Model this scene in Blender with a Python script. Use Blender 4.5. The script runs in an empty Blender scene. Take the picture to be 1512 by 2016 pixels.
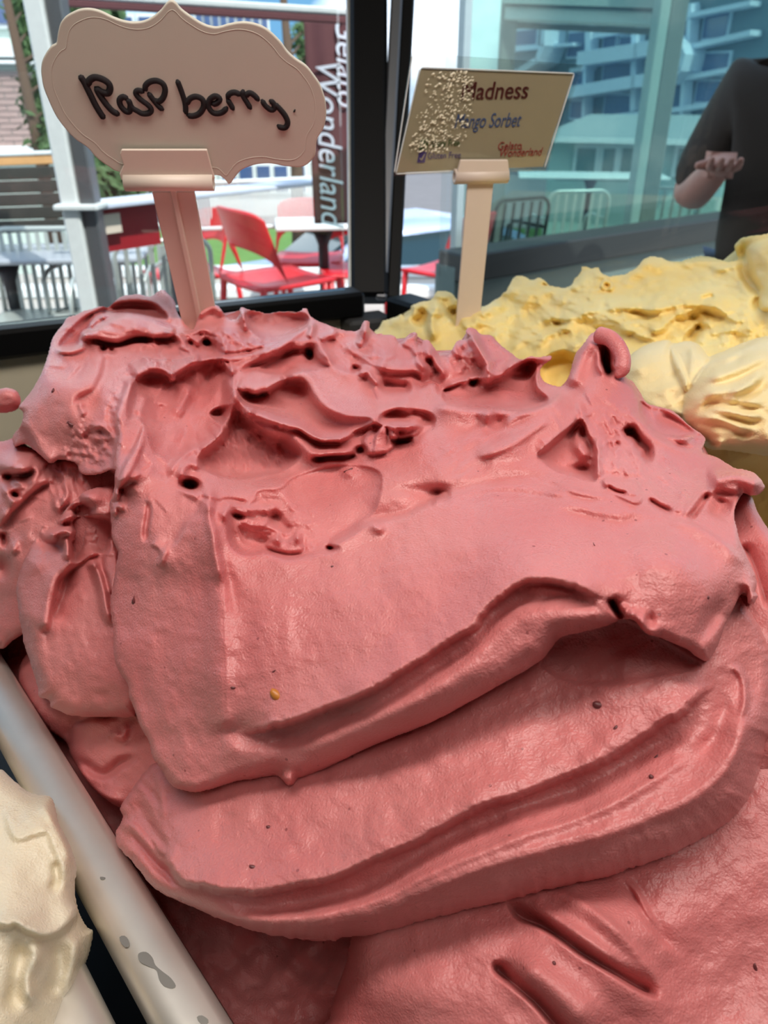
import bpy, math, random
import numpy as np
from mathutils import Vector, Matrix, Euler

random.seed(7)
rng = np.random.default_rng(7)
sc = bpy.context.scene
COL = sc.collection

# ------------------------------------------------------------------ camera
CAMZ = 1.48
PITCH = math.radians(28.5)
F = 1514.0
cam_d = bpy.data.cameras.new('camera')
cam = bpy.data.objects.new('camera', cam_d)
COL.objects.link(cam)
cam.location = (0, 0, CAMZ)
cam.rotation_euler = (math.pi / 2 - PITCH, 0, 0)
cam_d.sensor_fit = 'HORIZONTAL'
cam_d.sensor_width = 36.0
cam_d.lens = 36.0 * F / 1512.0
cam_d.clip_start = 0.01
cam_d.clip_end = 300
cam_d.dof.use_dof = True
cam_d.dof.focus_distance = 0.215
cam_d.dof.aperture_fstop = 34.0
sc.camera = cam
CP, SP = math.cos(PITCH), math.sin(PITCH)


def ray(u, v):
    a = (u - 756.0) / F
    b = (1008.0 - v) / F
    return Vector((a, CP + SP * b, -SP + CP * b))


def at(u, v, t):
    """world point seen at pixel u,v at forward depth t"""
    return Vector((0, 0, CAMZ)) + ray(u, v) * t


def atz(u, v, z):
    r = ray(u, v)
    return Vector((0, 0, CAMZ)) + r * ((z - CAMZ) / r.z)


def aty(u, v, y):
    r = ray(u, v)
    return Vector((0, 0, CAMZ)) + r * (y / r.y)


# ------------------------------------------------------------------ colour management
vs = sc.view_settings
vs.view_transform = 'Standard'
vs.look = 'None'
vs.gamma = 1.0
vs.use_curve_mapping = False
vs.exposure = 0.42


def lin(c):
    return tuple(((x / 255.0) / 12.92 if x / 255.0 <= 0.04045 else ((x / 255.0 + 0.055) / 1.055) ** 2.4) for x in c) + (1.0,)


# ------------------------------------------------------------------ world: blue sky with clouds
w = bpy.data.worlds.new('sky')
sc.world = w
w.use_nodes = True
nt = w.node_tree
nt.nodes.clear()
out = nt.nodes.new('ShaderNodeOutputWorld')
bg = nt.nodes.new('ShaderNodeBackground')
tc = nt.nodes.new('ShaderNodeTexCoord')
no = nt.nodes.new('ShaderNodeTexNoise')
no.inputs['Scale'].default_value = 2.6
no.inputs['Detail'].default_value = 6
cr = nt.nodes.new('ShaderNodeValToRGB')
cr.color_ramp.elements[0].position = 0.47
cr.color_ramp.elements[0].color = lin((120, 178, 226))
cr.color_ramp.elements[1].position = 0.60
cr.color_ramp.elements[1].color = (2.3, 2.4, 2.55, 1)
nt.links.new(tc.outputs['Generated'], no.inputs['Vector'])
nt.links.new(no.outputs['Fac'], cr.inputs['Fac'])
nt.links.new(cr.outputs['Color'], bg.inputs['Color'])
bg.inputs['Strength'].default_value = 0.95
nt.links.new(bg.outputs[0], out.inputs[0])

# ------------------------------------------------------------------ sun, cabinet light and added fill
sun_d = bpy.data.lights.new('sun', 'SUN')
sun_d.energy = 3.8
sun_d.angle = math.radians(0.6)
sun_d.color = (1.0, 0.96, 0.9)
sun = bpy.data.objects.new('sun', sun_d)
COL.objects.link(sun)
sun.rotation_euler = Euler((math.radians(28), math.radians(24), 0))


def area(name, loc, target, sx, sy, power, color):
    d = bpy.data.lights.new(name, 'AREA')
    d.shape = 'RECTANGLE'
    d.size = sx
    d.size_y = sy
    d.energy = power
    d.color = color
    o = bpy.data.objects.new(name, d)
    COL.objects.link(o)
    o.location = loc
    o.rotation_euler = (Vector(target) - Vector(loc)).to_track_quat('-Z', 'Y').to_euler()
    return o


area('cabinet_strip_light', (0.05, 0.10, CAMZ + 0.36), (0.05, 0.20, CAMZ - 0.15), 0.60, 0.07, 1.9, (1.0, 0.92, 0.84))
area('camera_side_fill', (0.35, -0.55, 2.80), (0.05, 0.2, 1.3), 1.2, 0.5, 7, (1.0, 0.92, 0.84))  # unseen fill added above and behind the camera to lift the front folds


# ------------------------------------------------------------------ helpers
def mk(name, mesh, mat=None, parent=None, smooth=True):
    o = bpy.data.objects.new(name, mesh)
    COL.objects.link(o)
    if parent is not None:
        o.parent = parent
    if mat is not None and not mesh.materials:
        mesh.materials.append(mat)
    if smooth and len(mesh.polygons):
        mesh.polygons.foreach_set('use_smooth', np.ones(len(mesh.polygons), dtype=bool))
    return o


def tag(o, label=None, cat=None, group=None, kind=None):
    if label: o['label'] = label
    if cat: o['category'] = cat
    if group: o['group'] = group
    if kind: o['kind'] = kind
    return o


def empty(name, loc=(0, 0, 0), rz=0.0, parent=None):
    o = bpy.data.objects.new(name, None)
    COL.objects.link(o)
    o.empty_display_size = 0.05
    o.location = loc
    o.rotation_euler = (0, 0, rz)
    if parent is not None: o.parent = parent
    return o


class MB:
    """collects simple solids into one mesh"""
    def __init__(s):
        s.v = []; s.f = []

    def add(s, vs_, fs_, M=None):
        b = len(s.v)
        for p in vs_:
            p = Vector(p)
            s.v.append(tuple(M @ p) if M is not None else tuple(p))
        s.f += [tuple(b + i for i in f) for f in fs_]
        return s

    def box(s, c, d, M=None, rot=None, bev=0.0):
        cx, cy, cz = c
        hx, hy, hz = d[0] / 2, d[1] / 2, d[2] / 2
        if bev > 0:
            e = min(bev, hx * .9, hy * .9, hz * .9)
            pts = []
            for sx in (-1, 1):
                for sy in (-1, 1):
                    for sz in (-1, 1):
                        pts.append((sx * hx, sy * (hy - e), sz * (hz - e)))
                        pts.append((sx * (hx - e), sy * hy, sz * (hz - e)))
                        pts.append((sx * (hx - e), sy * (hy - e), sz * hz))
            I = lambda a, b_, c_, k: ((a * 2 + b_) * 2 + c_) * 3 + k
            fs = []
            for a in (0, 1):
                fs.append([I(a, 0, 0, 0), I(a, 0, 1, 0), I(a, 1, 1, 0), I(a, 1, 0, 0)][::(1 if a == 0 else -1)])
                fs.append([I(0, a, 0, 1), I(1, a, 0, 1), I(1, a, 1, 1), I(0, a, 1, 1)][::(1 if a == 0 else -1)])
                fs.append([I(0, 0, a, 2), I(0, 1, a, 2), I(1, 1, a, 2), I(1, 0, a, 2)][::(1 if a == 0 else -1)])
                for b_ in (0, 1):
                    fs.append([I(a, b_, 0, 0), I(a, b_, 0, 1), I(a, b_, 1, 1), I(a, b_, 1, 0)])
                    fs.append([I(a, 0, b_, 0), I(a, 0, b_, 2), I(a, 1, b_, 2), I(a, 1, b_, 0)])
                    fs.append([I(0, a, b_, 1), I(0, a, b_, 2), I(1, a, b_, 2), I(1, a, b_, 1)])
                    for c_ in (0, 1):
                        fs.append([I(a, b_, c_, 0), I(a, b_, c_, 1), I(a, b_, c_, 2)])
        else:
            pts = [(x * hx, y * hy, z * hz) for x in (-1, 1) for y in (-1, 1) for z in (-1, 1)]
            fs = [(0, 1, 3, 2), (4, 6, 7, 5), (0, 4, 5, 1), (2, 3, 7, 6), (0, 2, 6, 4), (1, 5, 7, 3)]
        R = rot.to_matrix().to_4x4() if rot is not None else Matrix.Identity(4)
        T = Matrix.Translation((cx, cy, cz)) @ R
        if M is not None: T = M @ T
        return s.add(pts, fs, T)

    def tube(s, pts, r, n=8, M=None, flat=1.0):
        pts = [Vector(p) for p in pts]
        rs = r if isinstance(r, (list, tuple)) else [r] * len(pts)
        b = len(s.v)
        prev = None
        for i, p in enumerate(pts):
            d = (pts[min(i + 1, len(pts) - 1)] - pts[max(i - 1, 0)]).normalized()
            if prev is None:
                a = d.orthogonal().normalized()
                if abs(d.z) < 0.9: a = d.cross(Vector((0, 0, 1))).normalized()
            else:
                a = (prev - d * prev.dot(d)).normalized()
            prev = a
            c = d.cross(a)
            for k in range(n):
                t = 2 * math.pi * k / n
                q = p + a * (math.cos(t) * rs[i]) + c * (math.sin(t) * rs[i] * flat)
                s.v.append(tuple(M @ q) if M is not None else tuple(q))
        for i in range(len(pts) - 1):
            for k in range(n):
                a0 = b + i * n + k; a1 = b + i * n + (k + 1) % n
                s.f.append((a0, a1, a1 + n, a0 + n))
        s.f.append(tuple(b + k for k in range(n))[::-1])
        s.f.append(tuple(b + (len(pts) - 1) * n + k for k in range(n)))
        return s

    def prism(s, poly, y0, y1, M=None):
        """polygon in (x,z) extruded along y"""
        n = len(poly)
        vs_ = [(p[0], y0, p[1]) for p in poly] + [(p[0], y1, p[1]) for p in poly]
        fs_ = [tuple(range(n)), tuple(range(2 * n - 1, n - 1, -1))]
        for i in range(n):
            j = (i + 1) % n
            fs_.append((i, i + n, j + n, j))
        return s.add(vs_, fs_, M)

    def build(s, name, mat, parent=None, smooth=False, fix=True):
        me = bpy.data.meshes.new(name)
        me.from_pydata(s.v, [], s.f)
        if fix:
            import bmesh
            bm = bmesh.new(); bm.from_mesh(me)
            bmesh.ops.recalc_face_normals(bm, faces=bm.faces)
            bm.to_mesh(me); bm.free()
        return mk(name, me, mat, parent, smooth)


def spline(pts, closed=False, step=4.0):
    """Catmull-Rom through pixel points"""
    P = np.array(pts, float)
    if closed: P = np.vstack([P[-1], P, P[0], P[1]])
    else: P = np.vstack([2 * P[0] - P[1], P, 2 * P[-1] - P[-2]])
    out_ = []
    for i in range(1, len(P) - 2):
        a, b, c, d = P[i - 1], P[i], P[i + 1], P[i + 2]
        n = max(2, int(np.hypot(*(c - b)[:2]) / step))
        t = np.linspace(0, 1, n, endpoint=False)[:, None]
        out_.append(.5 * ((2 * b) + (-a + c) * t + (2 * a - 5 * b + 4 * c - d) * t ** 2 + (-a + 3 * b - 3 * c + d) * t ** 3))
    if not closed: out_.append(P[-2][None])
    return np.vstack(out_)


def Q(ox, oy, s, pts):
    return [(ox + p[0] / s, oy + p[1] / s) for p in pts]


CA = lambda *p: Q(0, 560, 3.78, p)
CB = lambda *p: Q(360, 580, 3.78, p)
CC = lambda *p: Q(740, 600, 3.78, p)
CD = lambda *p: Q(1112, 620, 3.78, p)
CE = lambda *p: Q(0, 850, 3.78, p)
CF = lambda *p: Q(350, 850, 3.78, p)
CG = lambda *p: Q(1112, 850, 3.78, p)
CY = lambda *p: Q(1050, 440, 3.273, p)
CL = lambda *p: Q(0, 1100, 2.0, p)
CR = lambda *p: Q(756, 1100, 2.0, p)


def jag(P, amp, wl=8.0, seed=0):
    """roughen a sampled polyline sideways"""
    r = np.random.default_rng(seed)
    P = np.array(P, float)
    L = np.r_[0, np.cumsum(np.hypot(*np.diff(P, axis=0).T))]
    n = max(4, int(L[-1] / wl))
    k = r.normal(0, 1, n) * amp
    k2 = r.normal(0, 1, max(4, n // 5)) * amp * 1.2
    d = np.interp(L, np.linspace(0, L[-1], n), k) + np.interp(L, np.linspace(0, L[-1], len(k2)), k2)
    T = np.gradient(P, axis=0)
    T /= np.maximum(np.hypot(T[:, 0], T[:, 1]), 1e-6)[:, None]
    return P + np.stack([-T[:, 1], T[:, 0]], 1) * d[:, None]


def polydist(X, Y, P, closed=False):
    """distance, signed side, arc parameter (0..1) and nearest point of a polyline"""
    P = np.array(P, float)
    A = P if closed else P[:-1]
    B = np.roll(P, -1, 0) if closed else P[1:]
    L = np.hypot(*(B - A).T)
    S0 = np.r_[0, np.cumsum(L)[:-1]]
    tot = L.sum()
    best = np.full(X.shape, 1e18); sg = np.zeros(X.shape); ar = np.zeros(X.shape)
    NX = np.zeros(X.shape); NY = np.zeros(X.shape)
    for i in range(len(A)):
        ax, ay = A[i]; dx, dy = B[i] - A[i]; l2 = dx * dx + dy * dy
        if l2 < 1e-9: continue
        px = X - ax; py = Y - ay
        t = np.clip((px * dx + py * dy) / l2, 0, 1)
        qx = px - t * dx; qy = py - t * dy
        d = qx * qx + qy * qy
        m = d < best
        best = np.where(m, d, best)
        sg = np.where(m, dx * py - dy * px, sg)
        ar = np.where(m, (S0[i] + t * L[i]) / tot, ar)
        NX = np.where(m, ax + t * dx, NX); NY = np.where(m, ay + t * dy, NY)
    return np.sqrt(best), np.sign(sg), ar, NX, NY


def inside(X, Y, P):
    P = np.array(P, float)
    c = np.zeros(X.shape, bool)
    x1, y1 = P[-1]
    for x2, y2 in P:
        if y1 != y2:
            m = ((y2 > Y) != (y1 > Y)) & (X < (x1 - x2) * (Y - y2) / (y1 - y2) + x2)
            c ^= m
        x1, y1 = x2, y2
    return c


def tps(ctrl):
    C = np.array(ctrl, float)
    xy = C[:, :2] / 1000.0; z = C[:, 2]
    n = len(C)
    def U(r2): return np.where(r2 > 1e-12, r2 * np.log(np.maximum(r2, 1e-12)), 0)
    K = U(((xy[:, None] - xy[None]) ** 2).sum(-1)) + np.eye(n) * 2e-3
    Pm = np.c_[np.ones(n), xy]
    A = np.zeros((n + 3, n + 3)); A[:n, :n] = K; A[:n, n:] = Pm; A[n:, :n] = Pm.T
    sol = np.linalg.solve(A, np.r_[z, 0, 0, 0])

    def f(X, Y):
        x = X / 1000.0; y = Y / 1000.0
        r = sol[n] + sol[n + 1] * x + sol[n + 2] * y
        for i in range(n):
            r = r + sol[i] * U((x - xy[i, 0]) ** 2 + (y - xy[i, 1]) ** 2)
        return r
    return f


def vnoise(X, Y, scale, seed, ang=0.0, stretch=1.0):
    """smooth value noise, about -1..1"""
    c, s_ = math.cos(ang), math.sin(ang)
    x = (X * c + Y * s_) / (scale * stretch) + 1000.3
    y = (-X * s_ + Y * c) / scale + 1000.7
    r = np.random.default_rng(seed)
    T = r.uniform(-1, 1, (256, 256))
    xi = np.floor(x).astype(int); yi = np.floor(y).astype(int)
    fx = x - xi; fy = y - yi
    fx = fx * fx * fx * (fx * (fx * 6 - 15) + 10); fy = fy * fy * fy * (fy * (fy * 6 - 15) + 10)
    a = T[yi & 255, xi & 255]; b = T[yi & 255, (xi + 1) & 255]
    c_ = T[(yi + 1) & 255, xi & 255]; d = T[(yi + 1) & 255, (xi + 1) & 255]
    return (a * (1 - fx) + b * fx) * (1 - fy) + (c_ * (1 - fx) + d * fx) * fy


def gblur(A, sg):
    n = max(1, int(sg * 2.5)); k = np.exp(-.5 * (np.arange(-n, n + 1) / sg) ** 2); k /= k.sum()
    P_ = np.pad(A, ((n, n), (0, 0)), 'edge'); B_ = sum(k[i] * P_[i:i + A.shape[0]] for i in range(2 * n + 1))
    P_ = np.pad(B_, ((0, 0), (n, n)), 'edge'); return sum(k[i] * P_[:, i:i + A.shape[1]] for i in range(2 * n + 1))


class Scoop:
    """a body of gelato: an outline with an own depth field, rolled edges and sculpted strokes.
    Heights H are millimetres towards the viewer, widths are in pixels of about 0.12 to 0.2 mm."""
    def __init__(s, outline, ctrl, R=20, T=6, back=40, curl=6, step=2.0, jagg=0.0, seed=1, rctrl=None, sm=True, wall=16):
        s.out = spline(outline, True) if sm else np.array(outline, float)
        if jagg: s.out = jag(s.out, jagg, 7, seed)
        s.base = tps(ctrl); s.R = R; s.T = T; s.back = back; s.curl = curl; s.step = step
        s.fe = []; s.seed = seed; s.wall = wall
        s.rf = tps(rctrl) if rctrl else None
        s.noise_amp = 1.0; s.hs = 0.75

    def ridge(s, pts, H, w, p=2.0, tp=.25, jg=0):
        P = spline(pts)
        if jg: P = jag(P, jg, 8, len(s.fe))
        s.fe.append(('r', P, H, w, p, tp)); return s

    def lip(s, pts, H, wu, wd, tp=.15, jg=0):
        P = spline(pts)
        if jg: P = jag(P, jg, 7, len(s.fe) + 5)
        s.fe.append(('l', P, H, wu, wd, tp)); return s

    def bump(s, x, y, rx, ry, H, rot=0, p=2.0):
        s.fe.append(('b', x, y, rx, ry, H, math.radians(rot), p)); return s

    def pad(s, pts, H, R, jg=0, sm=True):
        P = spline(pts, True) if sm else np.array(pts, float)
        if jg: P = jag(P, jg, 8, len(s.fe) + 9)
        s.fe.append(('p', P, H, R)); return s

    def tex(s, pts, amp, sc_, ang=0, stretch=1, feather=40):
        s.fe.append(('t', spline(pts, True), amp, sc_, math.radians(ang), stretch, feather)); return s

    def scatter(s, pts, n, ang, L, Hh, w_, seed=0, spread=25):
        """many small smears and torn lips inside a region"""
        r = random.Random(seed); P = spline(pts, True); lo = P.min(0); hi = P.max(0); k = 0
        while k < n:
            x, y = r.uniform(lo[0], hi[0]), r.uniform(lo[1], hi[1])
            if not inside(np.array([x]), np.array([y]), P)[0]: continue
            k += 1
            a = math.radians(ang + r.gauss(0, spread)); l = L * r.uniform(.5, 1.5); c = r.uniform(-.35, .35)
            q = [(x + l * u * math.cos(a) - c * l * (u * u - .25) * math.sin(a), y + l * u * math.sin(a) + c * l * (u * u - .25) * math.cos(a)) for u in (-.5, -.25, 0, .25, .5)]
            h = Hh * r.uniform(.4, 1.2)
            if r.random() < .65: s.lip(q, h * (1 if r.random() < .85 else -.7), w_ * r.uniform(.7, 1.6), w_ * .45, tp=.35)
            else: s.ridge(q, h * .8 * (1 if r.random() < .75 else -.5), w_ * r.uniform(.4, .8), tp=.4)
        return s

    def build(s, name, mat, parent=None):
        st = s.step
        W = s.wall
        lo = s.out.min(0) - W - st; hi = s.out.max(0) + W + st
        lo = np.maximum(lo, [-110, -200]); hi = np.minimum(hi, [1622, 2126])
        gx = np.arange(lo[0], hi[0], st); gy = np.arange(lo[1], hi[1], st)
        X, Y = np.meshgrid(gx, gy)
        dmin = np.full(X.shape, 1e9); NX = X.copy(); NY = Y.copy()
        ins = inside(X, Y, s.out)
        Rm = 130 if (s.rf is not None) else s.R * 1.2 + 5
        Rm = max(Rm, W + 4)
        # nearest outline point, only near the outline (by chunks of the outline)
        Pc = np.vstack([s.out, s.out[:1]])
        for i in range(0, len(Pc) - 1, 10):
            seg = Pc[i:i + 11]
            a = seg.min(0) - Rm; b = seg.max(0) + Rm
            i0, i1 = np.searchsorted(gx, [a[0], b[0]]); j0, j1 = np.searchsorted(gy, [a[1], b[1]])
            if i1 <= i0 or j1 <= j0: continue
            sl = (slice(j0, j1), slice(i0, i1))
            d, _, _, nx, ny = polydist(X[sl], Y[sl], seg)
            m = d < dmin[sl]
            dmin[sl] = np.where(m, d, dmin[sl]); NX[sl] = np.where(m, nx, NX[sl]); NY[sl] = np.where(m, ny, NY[sl])
        sd = np.where(ins, dmin, -dmin)
        outm = sd < 0
        keep = sd > -(W + st * 1.5)
        Xs = np.where(outm, NX, X); Ys = np.where(outm, NY, Y)
        H = np.zeros(X.shape)
        for fe in s.fe:
            k = fe[0]
            if k in 'rlpt':
                P = fe[1]
                if k == 'r': mg = fe[3] * (3.0 if fe[4] >= 2 else 6.0)
                elif k == 'l': mg = max(fe[3] * 5.0, fe[4] * 3)
                elif k == 'p': mg = 4
                else: mg = 4
                a = P.min(0) - mg; b = P.max(0) + mg
            else:
                _, bx, by, rx, ry, bh, rot, pp = fe
                q = max(rx, ry) * 3
                a = (bx - q, by - q); b = (bx + q, by + q)
            a = (a[0] - W, a[1] - W); b = (b[0] + W, b[1] + W)
            i0, i1 = np.searchsorted(gx, [a[0], b[0]]); j0, j1 = np.searchsorted(gy, [a[1], b[1]])
            if i1 <= i0 or j1 <= j0: continue
            sl = (slice(j0, j1), slice(i0, i1)); x = Xs[sl]; y = Ys[sl]
            if k == 'r':
                d, _, ar, _, _ = polydist(x, y, P[::2] if len(P) > 12 else P)
                tp = np.clip(np.minimum(ar, 1 - ar) / max(fe[5], .2), 0, 1); tp = tp * tp * (3 - 2 * tp)
                H[sl] += fe[2] * tp * np.exp(-(d / fe[3]) ** fe[4])
            elif k == 'l':
                d, sg, ar, _, _ = polydist(x, y, P)
                tp = np.clip(np.minimum(ar, 1 - ar) / max(fe[5], 1e-3), 0, 1); tp = tp * tp * (3 - 2 * tp)
                up = np.exp(-d / fe[3]) * (1 - 0.25 * np.exp(-(d / 5.0) ** 2)); dn = .75 * np.exp(-(d / fe[4]) ** 2)
                h_ = fe[2] * tp * np.where(sg < 0, up, dn)
                wn_ = np.exp(-(d / 11.0) ** 2)
                hb_ = gblur(fe[2] * tp * np.exp(-d / fe[3]), min(20, .3 * fe[3] + 3) / st)
                H[sl] += np.where(sg < 0, wn_ * h_ + (1 - wn_) * hb_, h_)
            elif k == 'b':
                c, s_ = math.cos(rot), math.sin(rot)
                u = ((x - bx) * c + (y - by) * s_) / rx; v = (-(x - bx) * s_ + (y - by) * c) / ry
                H[sl] += bh * np.exp(-(u * u + v * v) ** (pp / 2))
            elif k == 'p':
                d, _, _, _, _ = polydist(x, y, P, True)
                i_ = inside(x, y, P)
                q = np.clip(d / fe[3], 0, 1)
                H[sl] += fe[2] * np.where(i_, np.sqrt(1 - (1 - q) ** 2), 0)
            else:
                _, P, amp, scl, ang, strc, fth = fe
                d, _, _, _, _ = polydist(x, y, P, True)
                i_ = inside(x, y, P)
                wq = np.where(i_, np.clip(d / fth, 0, 1), 0)
                n = vnoise(x, y, scl, 50 + len(P), ang, strc) + .5 * vnoise(x, y, scl * .47, 51 + len(P), ang, strc) + .25 * vnoise(x, y, scl * .21, 52 + len(P), ang, strc)
                H[sl] += amp * wq * n
        sd_ = s.seed * 31
        H += s.noise_amp * (0.9 * vnoise(Xs, Ys, 95, sd_ + 1) + .45 * vnoise(Xs, Ys, 38, sd_ + 2) + .16 * vnoise(Xs, Ys, 15, sd_ + 3) + .045 * vnoise(Xs, Ys, 6, sd_ + 4))
        # light smoothing of the height field
        K = H.copy()
        K[1:-1, 1:-1] = (4 * H[1:-1, 1:-1] + 2 * (H[:-2, 1:-1] + H[2:, 1:-1] + H[1:-1, :-2] + H[1:-1, 2:]) + H[:-2, :-2] + H[2:, 2:] + H[:-2, 2:] + H[2:, :-2]) / 16
        H = K
        R = np.clip(s.rf(Xs, Ys), 6, 125) if s.rf is not None else s.R
        q = np.clip(np.maximum(sd, 0) / R, 0, 1)
        TT = s.T * np.clip(R / (s.R if s.rf is None else 25.0), .5, 2.2) if s.rf is not None else s.T
        B0 = s.base(Xs, Ys)
        H = H * np.clip(B0 / .18, .9, 3) ** s.hs
        D = B0 * 1000.0 - H + TT * (1 - np.sqrt(np.maximum(1 - (1 - q) ** 2, 0)))
        u = np.clip(-sd / W, 0, 1)
        D = D + np.where(outm, s.back * u ** 1.3, 0)
        # curl the hidden wall inwards so that the edge overhangs
        ix = NX - X; iy = NY - Y
        nrm = np.maximum(np.hypot(ix, iy), 1e-6)
        Xf = np.where(outm, NX + ix / nrm * s.curl * np.sqrt(u), X)
        Yf = np.where(outm, NY + iy / nrm * s.curl * np.sqrt(u), Y)
        D = np.maximum(D, 60) / 1000.0
        a = (Xf - 756) / F; b = (1008 - Yf) / F
        V = np.stack([a * D, (CP + SP * b) * D, CAMZ + (-SP + CP * b) * D], -1)
        cell = keep[:-1, :-1] & keep[1:, :-1] & keep[:-1, 1:] & keep[1:, 1:]
        idx = -np.ones(X.shape, int)
        used = np.zeros(X.shape, bool)
        used[:-1, :-1] |= cell; used[1:, :-1] |= cell; used[:-1, 1:] |= cell; used[1:, 1:] |= cell
        idx[used] = np.arange(used.sum())
        jj, ii = np.nonzero(cell)
        quads = np.stack([idx[jj, ii], idx[jj + 1, ii], idx[jj + 1, ii + 1], idx[jj, ii + 1]], -1)
        verts = V[used]
        me = bpy.data.meshes.new(name)
        me.vertices.add(len(verts)); me.vertices.foreach_set('co', verts.astype(np.float32).ravel())
        me.loops.add(quads.size); me.loops.foreach_set('vertex_index', quads.astype(np.int32).ravel())
        me.polygons.add(len(quads)); me.polygons.foreach_set('loop_start', np.arange(0, quads.size, 4, dtype=np.int32))
        me.update(calc_edges=True)
        s.front = lambda px, py: None
        s.grid = (gx, gy, D)
        return mk(name, me, mat, parent, True)

    def depth(s, px, py):
        gx, gy, D = s.grid
        i = int(np.clip(np.searchsorted(gx, px), 0, len(gx) - 1)); j = int(np.clip(np.searchsorted(gy, py), 0, len(gy) - 1))
        return float(D[j, i])


# ------------------------------------------------------------------ materials
def mat(name, color, rough=.5, metal=0.0, spec=.5, **kw):
    m = bpy.data.materials.new(name)
    m.use_nodes = True
    b = m.node_tree.nodes['Principled BSDF']
    b.inputs['Base Color'].default_value = lin(color)
    b.inputs['Roughness'].default_value = rough
    b.inputs['Metallic'].default_value = metal
    b.inputs['Specular IOR Level'].default_value = spec
    N, Lk = m.node_tree.nodes, m.node_tree.links
    t = N.new('ShaderNodeTexCoord')
    n = N.new('ShaderNodeTexNoise')
    n.inputs['Scale'].default_value = kw.get('ns', 40.0)
    n.inputs['Detail'].default_value = 5
    Lk.new(t.outputs['Object'], n.inputs['Vector'])
    v = kw.get('var', .08)
    mx = N.new('ShaderNodeMix'); mx.data_type = 'RGBA'
    c = lin(color)
    mx.inputs['A'].default_value = tuple(x * (1 - v) for x in c[:3]) + (1,)
    mx.inputs['B'].default_value = tuple(min(1, x * (1 + v)) for x in c[:3]) + (1,)
    Lk.new(n.outputs['Fac'], mx.inputs['Factor'])
    Lk.new(mx.outputs['Result'], b.inputs['Base Color'])
    if kw.get('bump', 0):
        bp = N.new('ShaderNodeBump'); bp.inputs['Strength'].default_value = kw['bump']; bp.inputs['Distance'].default_value = kw.get('bd', .001)
        Lk.new(n.outputs['Fac'], bp.inputs['Height']); Lk.new(bp.outputs[0], b.inputs['Normal'])
    return m


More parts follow.
